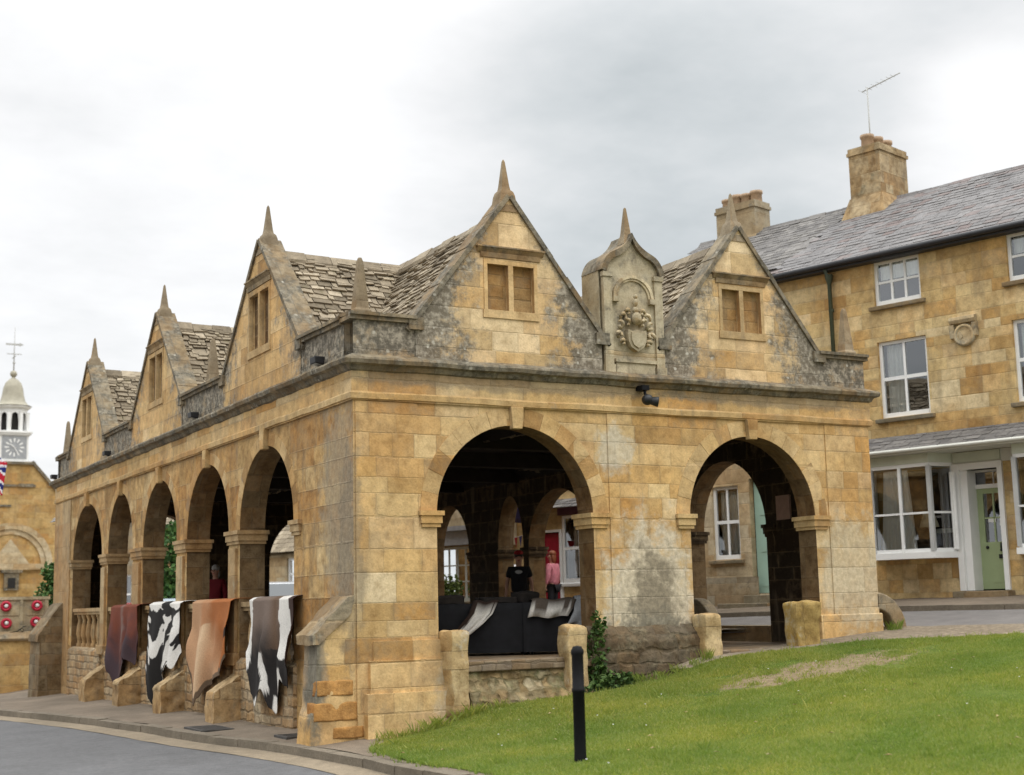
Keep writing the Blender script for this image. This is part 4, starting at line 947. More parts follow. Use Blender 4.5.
# --- balustrades in the roadside arches
def balustrade(a0, a1, n):
    rl = MB(); rl.box(.02, .26, a0 - .02, a1 + .02, 1.70, 1.775); rl.box(.05, .23, a0 - .02, a1 + .02, 1.64, 1.698)
    ro = rl.build('rail', M['dress_side'], hall, weld=False, bevel=.012)
    for i in range(n):
        y = a0 + (a1 - a0) * (i + .5) / n; bl = MB()
        bl.lathe([(.075, .91), (.075, 1.0), (.05, 1.03), (.06, 1.10), (.085, 1.22), (.07, 1.38), (.045, 1.52), (.06, 1.57), (.075, 1.60), (.075, 1.65)], (.14, y), 10)
        bl.build('baluster', M['dress_side'], ro)
for i, a in enumerate(AL): balustrade(*a, 6 if i == 4 else 5)
# a few ochre quoin stones low on the near corner
M['ochre'] = stone('ochre_stone', [(0, (.42, .22, .07)), (.5, (.47, .27, .10)), (1, (.38, .21, .08))], 3, 4, 5, 31.0, joint=0, mott=.9, bump=.9, grime=.3, lichen=.12, lcol=(.2, .12, .06))
for k, (x0, x1, z0, z1, d_) in enumerate(((-.51, -.02, .58, .77, -.018), (-.555, .03, .28, .50, -.018), (-.30, .12, .06, .20, -.02))):
    st = rock(x1 - x0, .24, z1 - z0, 20 + k, .009, 5, 10, .02).build('quoin_stone', M['ochre'], hall); st.location = ((x0 + x1) / 2, .12 + d_ - .006, z0)
# ------------------------------------------------------------------ houses across the side street
HM = Matrix(((HX[0], HY[0], 0, HP[0]), (HX[1], HY[1], 0, HP[1]), (0, 0, 1, 0), (0, 0, 0, 1)))
def house_empty(name, label, cat='house', group=None):
    o = bpy.data.objects.new(name, None); COL.objects.link(o); o.matrix_world = HM; return tag(o, label, cat, group)
def wall_open(mb, s0, s1, z0, z1, ops, y=0.0, rev=.16):
    ss = sorted(set([s0, s1] + [v for o in ops for v in o[:2]])); zs = sorted(set([z0, z1] + [v for o in ops for v in o[2:4]]))
    ss = [v for v in ss if s0 <= v <= s1]; zs = [v for v in zs if z0 <= v <= z1]
    for a, c in zip(ss, ss[1:]):
        for e, f in zip(zs, zs[1:]):
            sm, zm = (a + c) / 2, (e + f) / 2
            if any(o[0] < sm < o[1] and o[2] < zm < o[3] for o in ops): continue
            mb.face([(a, y, e), (c, y, e), (c, y, f), (a, y, f)])
    for a, c, e, f in ops:
        mb.face([(a, y, e), (a, y, f), (a, y + rev, f), (a, y + rev, e)]); mb.face([(c, y, e), (c, y + rev, e), (c, y + rev, f), (c, y, f)])
        mb.face([(a, y, f), (c, y, f), (c, y + rev, f), (a, y + rev, f)]); mb.face([(a, y, e), (a, y + rev, e), (c, y + rev, e), (c, y, e)])
def window(par, s0, s1, z0, z1, cols=2, rows=2, y=.07, paint=None, sill=True, curtain=None, sash=True, fw=.065, bar=.024, sillmat=None, name='window'):
    paint = paint or M['white']; mb = MB(); fd = .07
    mb.box(s0, s0 + fw, y, y + fd, z0, z1); mb.box(s1 - fw, s1, y, y + fd, z0, z1); mb.box(s0 + fw, s1 - fw, y + .002, y + fd, z1 - fw, z1); mb.box(s0 + fw, s1 - fw, y - .01, y + fd, z0, z0 + fw * 1.5)
    zi0, zi1 = z0 + fw * 1.5, z1 - fw
    for i in range(1, cols):
        x = s0 + fw + (s1 - s0 - 2 * fw) * i / cols; mb.box(x - bar, x + bar, y + .012, y + .05, zi0, zi1)
    for j in range(1, rows):
        z = zi0 + (zi1 - zi0) * j / rows; k = 1.5 if sash and j * 2 == rows else 1; mb.box(s0 + fw, s1 - fw, y + .016, y + .052, z - bar * k, z + bar * k)
    o = mb.build(name, paint, par, weld=False, bevel=.006)
    pn = MB(); pn.face([(s0 + fw * .5, y + .034, z0 + fw), (s1 - fw * .5, y + .034, z0 + fw), (s1 - fw * .5, y + .034, z1 - fw * .5), (s0 + fw * .5, y + .034, z1 - fw * .5)]); pn.build('pane', M['glass'], o)
    if sill:
        sb = MB(); sb.prism([(-.09, z0 - .10), (-.10, z0 - .02), (y, z0 + .0), (y, z0 - .10)], s0 - .10, s1 + .10, 'x'); sb.build('sill', sillmat or M['sillst'], o, bevel=.012)
    if curtain: curt(o, *curtain)
    return o
def curt(par, s0, s1, z0, z1, y=.28, mat=None, waves=7, amp=.025, gather=0):
    mb = MB(); n = waves * 6
    pts = [(s0 + (s1 - s0) * i / n, y + amp * sin(2 * pi * waves * i / n) + .01 * sin(i * 1.7)) for i in range(n + 1)]
    for k in range(4):
        t0, t1 = k / 4, (k + 1) / 4
        def P(i, t):
            s, yy = pts[i]; return (s + gather * (t - .5) * (.5 - i / n), yy, z0 + (z1 - z0) * t)
        for i in range(n): mb.face([P(i, t0), P(i + 1, t0), P(i + 1, t1), P(i, t1)], smooth=True)
    mb.build('curtain', mat or M['curtain'], par)
def roof_planes(par, s0, s1, eave, ez, ridge_y, rz, mat, e=.22, th=.016, over=.25, rear=True):
    mb = MB(); run = ridge_y + over; rise = rz - ez; V = (0, run, rise); vl = math.hypot(run, rise)
    tiles(mb, (s0, -over, ez), (1, 0, 0), V, lambda u, v: .02 < u < s1 - s0 - .02 and v < vl, s1 - s0, vl, e0=e, e1=e * .85, w0=.22, w1=.38, th=th, tilt=.016, jit=.008, sag=.03)
    t = MB(); t.face([(s0, -over, ez - .03), (s1, -over, ez - .03), (s1, ridge_y, rz - .03), (s0, ridge_y, rz - .03)]); t.face([(s0, ridge_y, rz - .03), (s1, ridge_y, rz - .03), (s1, ridge_y * 2 + over, ez - .03), (s0, ridge_y * 2 + over, ez - .03)])
    t.face([(s0, -over, ez - .10), (s1, -over, ez - .10), (s1, .02, ez - .10), (s0, .02, ez - .10)])
    ridge(mb, (s0, ridge_y, rz), (s1, ridge_y, rz), .12)
    ro = mb.build('roof', mat, par, weld=False); t.build('roof_lining', mat, ro); return ro
def shell(par, s0, s1, z0, ez, ridge_y, rz, ops, mat, dark=True, base=None):
    mb = MB(); wall_open(mb, s0, s1, z0, ez - .02, ops)
    D = ridge_y * 2
    for s in (s0, s1): mb.face([(s, 0, z0), (s, D, z0), (s, D, ez - .02), (s, ridge_y, rz - .06), (s, 0, ez - .02)])
    mb.face([(s0, D, z0), (s1, D, z0), (s1, D, ez - .02), (s0, D, ez - .02)])
    o = mb.build('wall', mat, par)
    db = MB(); db.box(s0 + .03, s1 - .03, .95, .99, z0, ez - .05); db.face([(s0 + .03, .17, ez - .06), (s1 - .03, .17, ez - .06), (s1 - .03, .97, ez - .06), (s0 + .03, .97, ez - .06)])
    for zf in ((z0 + ez) / 2, ): db.face([(s0 + .03, .17, zf), (s1 - .03, .17, zf), (s1 - .03, .97, zf), (s0 + .03, .97, zf)])
    db.build('dark_interior', M['dark'], o); return o
def chimney(par, s0, s1, y0, y1, z0, z1, pots, axis='y', mat=None):
    mb = MB(); mb.box(s0, s1, y0, y1, z0, z1 - .18); mb.box(s0 - .035, s1 + .035, y0 - .035, y1 + .035, z1 - .18, z1 - .10); mb.box(s0 - .01, s1 + .01, y0 - .01, y1 + .01, z1 - .099, z1); mb.hexa([(s0 - .16, y0 - .2, z0 - .1), (s1 + .16, y0 - .2, z0 - .1), (s1 + .16, y1 + .2, z0 - .1), (s0 - .16, y1 + .2, z0 - .1), (s0 - .02, y0 - .02, z0 + .42), (s1 + .02, y0 - .02, z0 + .42), (s1 + .02, y1 + .02, z0 + .42), (s0 - .02, y1 + .02, z0 + .42)])
    o = mb.build('chimney', mat or M['house_pale'], par, weld=False, bevel=.015)
    for i in range(pots):
        t = (i + .5) / pots; x, y = ((s0 + s1) / 2, y0 + (y1 - y0) * t) if axis == 'y' else (s0 + (s1 - s0) * t, (y0 + y1) / 2)
        p = MB(); h = R.uniform(.24, .32); p.lathe([(.15, z1 - .05), (.14, z1 + h * .7), (.165, z1 + h * .75), (.165, z1 + h), (.11, z1 + h), (.10, z1 + h * .5), (0, z1 + h * .5)], (x, y), 12); p.build('chimney_pot', M['terracotta'], o)
    return o
M['chimney'] = stone('chimney_stone', [(0, (.36, .28, .17)), (.5, (.44, .35, .22)), (1, (.32, .25, .16))], .28, .3, .7, 35.0, joint=.3, grime=.8, lichen=.25, lcol=(.14, .12, .075), lcol2=(.36, .31, .2), mott=.9)
# --- A: three-storey house with the shop
A = house_empty('stone_house', 'tall golden three-storey house over a shop with bay windows and a green door', 'house')
E_, RZA, RY = 8.60, 10.85, 3.5
opsA = []
for dx in (0, 2.93, 5.86): opsA += [(-1.87 + dx, -.80 + dx, 7.56, 8.50), (-1.87 + dx, -.76 + dx, 5.22, 6.80)]
opsA += [(-1.95, -.45, 2.42, 4.10), (-.30, .60, 1.62, 4.12), (1.02, 2.85, 2.42, 4.10)]
shell(A, -4.27, 7.6, .9, E_, RY, RZA, opsA, M['house'])
roof_planes(A, -4.35, 7.7, 0, E_, RY, RZA, M['slate'])
gt = MB(); gt.tube([(-4.3, -.29, E_ - .035), (7.6, -.29, E_ - .035)], .06, 8); gt.box(-4.3, 7.6, -.235, .0, E_ - .13, E_ - .07); gt.build('gutter', M['gutter'], A)
dp = MB(); dp.tube([(-2.86, -.24, E_ - .10), (-2.86, -.10, E_ - .35), (-2.86, -.08, 4.75)], .045, 8); dp.lathe([(.045, E_ - .40), (.085, E_ - .28), (.09, E_ - .2)], (-2.86, -.10), 8)
for z in (7.6, 6.4, 5.3): dp.lathe([(.06, z), (.06, z + .06)], (-2.86, -.08), 8)
dp.build('drainpipe', M['drain'], A)
for i, dx in enumerate((0, 2.93, 5.86)):
    w = window(A, -1.87 + dx, -.80 + dx, 7.56, 8.50, 3, 2, sash=False, curtain=(-1.8 + dx, -.87 + dx, 8.12, 8.44, .2, None, 9, .012))
    w = window(A, -1.87 + dx, -.76 + dx, 5.22, 6.80, 2, 2, curtain=(-1.80 + dx, -1.35 + dx, 5.33, 6.74, .24, None, 5, .03))
chimney(A, -4.02, -3.20, RY - .66, RY + .55, 10.45, 12.08, 3, 'y', M['chimney'])
# pentice roof over the shopfront
pm = MB(); tiles(pm, (-4.27, -.74, 4.47), (1, 0, 0), (0, .76, .36), lambda u, v: 0 < u < 11.8 and v < .80, 11.85, .84, e0=.2, e1=.17, w0=.22, w1=.38, th=.016, tilt=.016, jit=.008)
pm.build('shop_roof', M['slate_rough'], A, weld=False)
pb = MB(); pb.box(-4.25, 7.58, -.72, .0, 4.375, 4.415); pb.box(-4.25, 7.58, -.74, -.70, 4.375, 4.455); pb.box(-4.25, 7.58, -.02, -.002, 4.13, 4.37); pb.tube([(-4.25, -.785, 4.44), (7.55, -.785, 4.44)], .035, 8); pb.build('shop_fascia', M['offwhite'], A, weld=False)
sg_ = MB(); sg_.box(-4.2, -2.15, -.035, -.021, 4.14, 4.36); sg_.box(-.33, .64, -.06, -.021, 4.17, 4.36); sg_.build('fascia_panel', M['fascia'], A, split=True)
def bay(s0, s1, cl, cr_, z0=2.36, z1=4.14, dep=.5, lights=2):
    plan = [(s0 - cl, 0), (s0, -dep), (s1, -dep), (s1 + cr_, 0)]
    mb = MB()
    def band(zl, zh, e):
        c = [(plan[0][0] - e, .02), (plan[1][0] - e * .7, plan[1][1] - e), (plan[2][0] + e * .7, plan[2][1] - e), (plan[3][0] + e, .02)]
        mb.prism(c, zl, zh, 'z')
    band(z0 - .02, z0 + .10, .07); band(z0 + .10, z0 + .17, .02); band(z1 - .02, z1 + .05, .02)
    segs = [(plan[0], plan[1], 1), (plan[1], plan[2], lights), (plan[2], plan[3], 1)]
    gl = MB()
    def post(x, y, w, zl, zh): mb.box(x - w, x + w, y - w, y + w, zl, zh)
    for (a, c, n) in segs:
        for i in range(n + 1):
            t = i / n; x, y = a[0] + (c[0] - a[0]) * t, a[1] + (c[1] - a[1]) * t
            post(x, y, .042 if i in (0, n) else .03, z0 + .12, z1)
        dx, dy = c[0] - a[0], c[1] - a[1]; l = math.hypot(dx, dy); nx_, ny_ = -dy / l * .016, dx / l * .016
        for zt in (3.22,): mb.prism([(a[0] - nx_, a[1] - ny_), (c[0] - nx_, c[1] - ny_), (c[0] + nx_, c[1] + ny_), (a[0] + nx_, a[1] + ny_)], zt - .02, zt + .02, 'z')
        gl.face([(a[0], a[1], z0 + .15), (c[0], c[1], z0 + .15), (c[0], c[1], z1), (a[0], a[1], z1)])
    o = mb.build('bay_window', M['white'], A, weld=False, bevel=.006); gl.build('pane', M['glass'], o)
    fb = MB(); c = [(plan[0][0] - .03, .0), (plan[1][0] - .02, plan[1][1] - .03), (plan[2][0] + .02, plan[2][1] - .03), (plan[3][0] + .03, .0)]; fb.prism(c, z1 + .052, 4.372, 'z'); fb.build('frieze_board', M['fascia'], o)
    cb = MB(); cb.prism([(p[0] * 1, p[1] + .01) for p in plan], z1 - .03, z1 + .0, 'z')
    sb = MB(); sb.prism([(plan[0][0], .9), plan[0], (plan[1][0], plan[1][1] + .03), (plan[2][0], plan[2][1] + .03), plan[3], (plan[3][0], .9)], z0 + .08, z0 + .13, 'z'); sb.build('window_board', M['offwhite'], o)
    return o
b1 = bay(-1.90, -.62, .22, .24); b2 = bay(1.14, 2.5, .2, .25)
# things in the shop window
curt(b1, -1.70, -1.05, 2.50, 4.08, -.455, M['curtain'], 7, .02, .25); curt(b1, -.40, -.28, 2.5, 4.0, -.12, M['curtain'], 3, .02)
lampo = thing('table_lamp', 'cream shaded table lamp standing in the shop bay window', 'lamp'); lampo.matrix_world = HM @ Matrix.Translation((-.86, -.18, 2.49))
lm = MB(); lm.lathe([(.09, 0), (.09, .02), (.03, .05), (.05, .14), (.07, .24), (.03, .36), (.015, .42), (.015, .5)], (0, 0), 12); lm.build('lamp_base', M['timber'], lampo)
lm = MB(); lm.lathe([(.19, .46), (.11, .72)], (0, 0), 14); so_ = lm.build('lamp_shade', M['cream'], lampo); so_.modifiers.new('s', 'SOLIDIFY').thickness = .006
cab = thing('display_cabinet', 'low white display cabinet behind the shop bay window', 'cabinet'); cab.matrix_world = HM @ Matrix.Translation((-.55, .22, 2.48))
cm = MB(); cm.box(-.42, .30, 0, .3, 0, .42); cm.box(-.45, .33, -.02, .32, .42, .45); cm.build('cabinet_body', M['offwhite'], cab, bevel=.01)
cm = MB()
for i in range(3): cm.box(-.38 + .22 * i, -.20 + .22 * i, -.012, -.002, .06, .36)
cm.build('cabinet_door', M['timber'], cab, weld=False)
ch = thing('armchair', 'cream high-backed armchair deeper in the shop window', 'armchair'); ch.matrix_world = HM @ Matrix.Translation((-.42, .62, 2.40))
cm = MB(); cm.box(-.25, .25, .10, .22, .40, 1.12); cm.build('backrest', M['cream'], ch, bevel=.05)
cm = MB(); cm.box(-.26, .26, -.25, .12, .30, .46); cm.build('seat', M['cream'], ch, bevel=.05)
for x in (-.22, .22):
    for y in (-.2, .18): cm = MB(); cm.box(x - .02, x + .02, y - .02, y + .02, 0, .30); cm.build('leg', M['timber'], ch)
# shop door
df = MB(); df.box(-.36, -.24, -.06, .04, 1.70, 4.14); df.box(.56, .66, -.06, .04, 1.70, 4.14); df.box(-.24, .56, -.05, .03, 4.02, 4.14); df.box(-.30, -.10, .02, .36, 1.70, 4.02); df.box(.53, .60, .02, .42, 1.70, 4.02); df.box(-.10, .53, .32, .42, 3.66, 3.74); df.box(-.10, .53, .30, .42, 3.98, 4.02)
df.build('door_frame', M['white'], A, weld=False, bevel=.008)
dr = MB(); dr.box(-.10, .53, .36, .41, 1.72, 2.62); dr.box(-.10, .02, .36, .41, 2.62, 3.66); dr.box(.44, .53, .36, .41, 2.62, 3.66); dr.box(.02, .44, .36, .41, 3.56, 3.66); dr.box(.21, .24, .365, .40, 2.62, 3.56); dr.box(.02, .44, .365, .40, 3.07, 3.10)
for z0, z1 in ((1.84, 2.18), ): dr.box(.05, .46, .352, .36, z0, z1)
do = dr.build('door', M['greenpaint'], A, weld=False, bevel=.008)
p = MB(); p.face([(.02, .385, 2.62), (.44, .385, 2.62), (.44, .385, 3.56), (.02, .385, 3.56)]); p.face([(-.10, .385, 3.74), (.53, .385, 3.74), (.53, .385, 3.98), (-.10, .385, 3.98)]); p.build('door_glass', M['glass'], do)
p = MB(); p.box(.25, .26, .37, .41, 3.74, 3.98); p.build('fanlight_bar', M['white'], do)
p = MB(); p.box(.28, .44, .335, .362, 2.30, 2.38); p.build('letterbox', M['black'], do)
p = MB(); p.ball((.06, .33, 2.52), .032); p.build('door_knob', M['black'], do)
p = MB(); p.tube([(.34, .34, 2.46), (.34, .32, 2.52), (.34, .34, 2.60)], .016, 6); p.ball((.34, .33, 2.46), .026); p.build('door_knocker', M['black'], do)
p = MB(); p.box(.10, .26, .366, .372, 3.00, 3.07); p.box(.33, .44, .366, .372, 2.93, 3.13); p.build('door_notice', M['white'], do, weld=False)
p = MB(); p.box(-.42, .72, -.28, .36, 1.35, 1.69); p.build('doorstep', M['sillst'], A, bevel=.02)
# carved bracket and roundel
em = MB(); em.prism([(-.10, 6.90), (-.13, 6.96), (-.11, 7.02), (0, 7.05), (0, 6.88)], -.18, .36, 'x')
for x in (-.15, .33): em.prism([(-.07, 6.62), (-.10, 6.88), (0, 6.9), (0, 6.6)], x - .05, x + .05, 'x')
em.lathe([(.02, 0), (.02, 0)], (0, 0), 4); 
em2 = MB(); em2.lathe([(0, .075), (.05, .07), (.16, .06), (.17, .09), (.21, .085), (.225, .05), (.225, -.01)], (0, 0), 24)
em.add(em2, lambda q: (.10 + q[0], -q[2], 6.66 + q[1])); em.prism([(.03, 6.58), (.09, 6.64), (.02, 6.74), (-.02, 6.68)], -.085, -.06, 'y')
em.build('carved_roundel', M['carved'], A, split=True)
# aerial on the chimney
ae = thing('tv_aerial', 'thin grey television aerial on a mast above the tall chimney', 'aerial'); ae.matrix_world = HM @ Matrix.Translation((-3.62, RY - .3, 12.35))
a_ = MB(); a_.tube([(0, 0, -.9), (0, 0, 1.25)], .017, 6); a_.build('mast', M['greylead'], ae)
a_ = MB(); a_.tube([(-.14, 0, 1.18), (.86, .05, 1.38)], .014, 6)
for t in (0, .2, .36, .5, .64, .78, .9): 
    x = -.14 + .92 * t; z = 1.18 + .18 * t; a_.tube([(x, -.16 + .05 * t, z), (x, .16 - .05 * t, z)], .004, 5)
a_.build('aerial_boom', M['greylead'], ae)

# --- B..H: the rest of the row
def row_house(name, label, s0, s1, z0, ez, ry, rz, ops, mat, rmat, over=.22, lift=0):
    h = house_empty(name, label); shell(h, s0, s1, z0, ez, ry, rz, ops, mat); roof_planes(h, s0 - .02, s1 + .02, 0, ez + lift, ry, rz, rmat, over=over)
    return h
B = row_house('stone_house', 'pale house with white sash window and pale green door behind the right-hand arch', -9.0, -4.30, .8, 8.72, 3.5, 10.88, [(-6.32, -5.58, 2.52, 4.14), (-5.28, -4.55, 1.75, 4.26), (-8.4, -7.6, 2.5, 4.1), (-6.4, -5.5, 5.3, 6.7), (-8.4, -7.5, 5.3, 6.7)], M['house_pale'], M['slate_rough'], over=-.40, lift=.22)
for (a, c, e, f) in [(-6.32, -5.58, 2.52, 4.14), (-8.4, -7.6, 2.5, 4.1), (-6.4, -5.5, 5.3, 6.7), (-8.4, -7.5, 5.3, 6.7)]: window(B, a, c, e, f, 2, 2, curtain=(a + .08, c - .08, e + .1, f - .1, .24, None, 7, .03))
p = MB(); p.box(-5.26, -4.57, .15, .20, 1.76, 4.24)
for z0, z1 in ((1.9, 2.5), (2.65, 3.3), (3.45, 4.1)): p.box(-5.12, -4.70, .138, .15, z0, z1)
p.build('door', M['palegreen'], B, weld=False, bevel=.008)
p = MB(); p.box(-9.0, -5.13, -.03, .0, .8, 2.12); p.build('plinth', M['house_base'], B)
p = MB(); p.box(-5.3, -4.4, -.35, .1, 1.2, 1.72); p.build('doorstep', M['sillst'], B, bevel=.015)
p = MB(); p.box(-5.6, -4.3, -.9, -.36, 1.1, 1.55); p.build('doorstep', M['sillst'], B, bevel=.015)
chimney(B, -8.2, -7.0, RY - .35, RY + .3, 10.3, 11.62, 4, 'x', M['house_base'])
C = row_house('stone_house', 'golden house with red door and tall white window seen through the near front arch', -12.3, -9.02, .7, 6.6, 3.2, 8.6, [(-10.97, -9.85, 2.14, 3.78), (-11.72, -11.08, 1.4, 3.4), (-10.9, -10.0, 4.6, 5.8)], M['house_yellow'], M['stonetile'])
window(C, -10.97, -9.85, 2.14, 3.78, 2, 2, y=-.04, sillmat=M['white'], curtain=(-10.8, -10.0, 2.3, 3.7, .2, None, 7, .03)); window(C, -10.9, -10.0, 4.6, 5.8, 2, 2)
p = MB(); p.box(-11.70, -11.10, .08, .13, 1.4, 3.38); p.build('door', M['reddoor'], C)
p = MB(); p.box(-11.80, -11.72, -.05, .1, 1.4, 3.46); p.box(-11.08, -11.0, -.05, .1, 1.4, 3.46); p.box(-11.72, -11.08, -.04, .1, 3.40, 3.46); p.build('door_frame', M['white'], C, weld=False)
p = MB(); p.box(-11.05, -9.75, -.12, .0, 3.80, 3.98); p.build('fascia_board', M['maroon'], C)
p = MB(); tiles(p, (-12.3, -.45, 3.98), (1, 0, 0), (0, .45, .22), lambda u, v: 0 < u < 3.25 and v < .5, 3.3, .5, e0=.18, e1=.15, th=.02, tilt=.02, jit=.01); p.build('pent_roof', M['slate_rough'], C, weld=False)
p = MB(); p.box(-12.15, -11.9, -.05, -.005, 2.55, 2.95); p.build('wall_plaque', M['dark'], C)
D = row_house('cream_house', 'narrow cream house beyond the red-doored house', -14.0, -12.32, .6, 6.2, 3.2, 8.2, [(-13.6, -12.8, 1.5, 2.9)], M['house_yellow'], M['stonetile'])
window(D, -13.6, -12.8, 1.5, 2.9, 2, 2)
p = MB(); p.box(-13.25, -12.6, -.16, -.02, 3.15, 4.05); p.build('shop_board', M['cream'], D, bevel=.01)
Eh = row_house('stone_shop', 'stone shop with a grey painted shopfront and many-paned window', -18.6, -14.02, .5, 6.0, 3.2, 8.0, [(-15.75, -14.3, 1.75, 3.2), (-17.2, -16.4, 1.2, 3.2)], M['house_pale'], M['stonetile'])
window(Eh, -15.75, -14.3, 1.75, 3.2, 4, 3, paint=M['offwhite'], sash=False, bar=.018)
p = MB(); p.box(-17.5, -14.1, -.14, .0, 3.24, 3.62); p.box(-17.55, -14.05, -.24, .0, 3.62, 3.74); p.build('shop_fascia', M['plastic_grey'], Eh, weld=False, bevel=.01)
Fh = row_house('stone_cottage', 'low cottage with yellow mossy stone roof and white window beyond the far arches', -26.2, -20.0, .2, 3.42, 2.6, 5.9, [(-22.75, -22.05, 2.2, 3.2), (-24.8, -24.1, 2.2, 3.2)], M['house_pale'], M['stonetile'])
window(Fh, -22.75, -22.05, 2.2, 3.2, 2, 2); window(Fh, -24.8, -24.1, 2.2, 3.2, 2, 2)
Gh = row_house('yellow_house', 'plain yellow stone house with a shrub against its wall', -31.3, -26.3, .0, 4.6, 2.6, 6.4, [(-27.6, -26.9, 2.3, 3.6)], M['house_yellow'], M['stonetile'])
window(Gh, -27.6, -26.9, 2.3, 3.6, 2, 2)
Hh = row_house('grey_house', 'pale grey rendered house at the far end of the row', -38.0, -31.4, -.2, 5.2, 2.8, 7.2, [(-33.2, -32.2, 1.6, 3.0), (-36.2, -35.2, 1.6, 3.0)], M['house_base'], M['slate_rough'])
window(Hh, -33.2, -32.2, 1.6, 3.0, 2, 2); window(Hh, -36.2, -35.2, 1.6, 3.0, 2, 2)

# ------------------------------------------------------------------ town hall with clock turret (far left)
TH = bpy.data.objects.new('town_hall', None); COL.objects.link(TH); TH.location = (5.42, 56.65, 0); TH.rotation_euler = (0, 0, -math.atan2(.165, .986) + math.radians(11)); tag(TH, 'golden stone hall with arched gable and white clock turret at the end of the road', 'town hall')
w = MB(); w.face([(-5.2, 0, -1.2), (5.2, 0, -1.2), (5.2, 0, 4.2), (.95, 0, 9.15), (-.95, 0, 9.15), (-5.2, 0, 4.2)]); w.face([(5.2, 0, -1.2), (5.2, 14, -1.2), (5.2, 14, 4.2), (5.2, 0, 4.2)]); w.face([(-5.2, 14, -1.2), (-5.2, 0, -1.2), (-5.2, 0, 4.2), (-5.2, 14, 4.2)]); w.build('wall', M['hallstone'], TH)
w = MB()
for sg in (-1, 1): w.hexa([(sg * .9, -.12, 9.10), (sg * 5.4, -.12, 3.95), (sg * 5.4, .4, 3.95), (sg * .9, .4, 9.10), (sg * .9, -.12, 9.32), (sg * 5.4, -.12, 4.17), (sg * 5.4, .4, 4.17), (sg * .9, .4, 9.32)])
w.box(-1.0, 1.0, -.14, .4, 9.12, 9.25); w.build('coping', M['coping'], TH, weld=False)
w = MB()
for sg in (-1, 1): w.face([(0, .3, 9.0), (0, 14, 9.0), (sg * 5.3, 14, 4.1), (sg * 5.3, .3, 4.1)])
w.build('roof', M['stonetile'], TH)
w = MB()
for i in range(20):
    t0, t1 = pi * i / 20, pi * (i + 1) / 20
    for r0, r1, d_ in ((1.75, 2.05, -.14), (1.5, 1.75, -.07)):
        q = [(-r * cos(t) - .1, 4.15 + r * sin(t)) for t, r in ((t0, r0), (t0, r1), (t1, r1), (t1, r0))]
        w.hexa([(q[0][0], d_, q[0][1]), (q[1][0], d_, q[1][1]), (q[1][0], .01, q[1][1]), (q[0][0], .01, q[0][1]), (q[3][0], d_, q[3][1]), (q[2][0], d_, q[2][1]), (q[2][0], .01, q[2][1]), (q[3][0], .01, q[3][1])])
w.build('great_arch', M['house_pale'], TH)
w = MB(); w.prism([(-2.2, 3.9), (-2.2, 4.15), (-1.0, 4.2), (-.1, 5.4), (.8, 4.2), (2.4, 4.15), (2.4, 3.9)], -.18, .01, 'y'); w.build('door_gable', M['house_pale'], TH)
w = MB()
w.box(-5.2, 1.05, -.06, 0, 8.0, 8.12); w.box(-2.5, -.1, -.05, 0, 7.0, 7.10); w.box(.2, .95, -.08, .0, 8.0, 8.16); w.build('string_course', M['coping'], TH, weld=False)
w = MB(); w.box(-.35, .35, -.16, 0, 2.9, 3.75); w.box(-.5, .5, -.22, 0, 3.752, 3.9); w.build('niche', M['coping'], TH, weld=False, bevel=.02)
w = MB(); w.box(-.18, .18, -.19, -.162, 3.0, 3.5); w.build('niche_opening', M['dark'], TH)
tw = MB(); tw.box(-.70, .70, .2, 1.6, 9.2, 10.62); tw.box(-.82, .82, .08, 1.72, 9.2, 9.34); tw.box(-.80, .80, .1, 1.7, 10.62, 10.72); tw.box(-.86, .86, .04, 1.76, 10.722, 10.80); tw.build('clock_stage', M['white'], TH, weld=False)
cf = MB(); cf.box(-.60, .60, .165, .2, 9.42, 10.56); cfo = cf.build('clock_face', M['clockface'], TH)
cm = MB()
for k in range(12):
    a = 2 * pi * k / 12; ux, uz = sin(a), cos(a); px_, pz = cos(a), -sin(a); r0, r1, wd = .27, .46, .042
    cm.face([(ux * r0 + px_ * wd * .6, .155, 9.99 + uz * r0 + pz * wd * .6), (ux * r1 + px_ * wd, .155, 9.99 + uz * r1 + pz * wd), (ux * r1 - px_ * wd, .155, 9.99 + uz * r1 - pz * wd), (ux * r0 - px_ * wd * .6, .155, 9.99 + uz * r0 - pz * wd * .6)])
cm.build('clock_mark', M['white'], cfo, recalc=False)
cm = MB()
for a, l, wd in ((math.radians(310), .26, .04), (math.radians(150), .40, .03)):
    ux, uz = sin(a), cos(a); cm.hexa([(ux * q + uz * e, d_, 9.99 + uz * q - ux * e) for d_ in (.135, .148) for q, e in ((-.06, -wd), (l, -wd * .5), (l, wd * .5), (-.06, wd))])
cm.build('clock_hand', M['white'], cfo)
op = MB(); sides = 8; rr = .74
for k in range(8):
    a = pi / 8 + k * pi / 4; op.lathe([(.11, 10.8), (.11, 11.75), (.13, 11.8)], (rr * cos(a), .9 + rr * sin(a)), 6)
    a2 = a + pi / 4
    for i in range(8):      # arched heads between the posts
        t0, t1 = i / 8, (i + 1) / 8
        def q(t, top): 
            x = rr * (cos(a) * (1 - t) + cos(a2) * t); y = .9 + rr * (sin(a) * (1 - t) + sin(a2) * t)
            return (x, y, 12.0 if top else 11.42 + .36 * math.sqrt(max(0, 1 - ((t - .5) / .36) ** 2)) if abs(t - .5) < .36 else 10.8)
        op.face([q(t0, 0), q(t1, 0), q(t1, 1), q(t0, 1)])
op.lathe([(.74, 11.98), (.88, 12.02), (.94, 12.12), (0, 12.14)], (0, .9), 8, smooth=False, a0=pi / 8); op.lathe([(.78, 10.8), (.78, 10.86), (0, 10.87)], (0, .9), 8, smooth=False, a0=pi / 8)
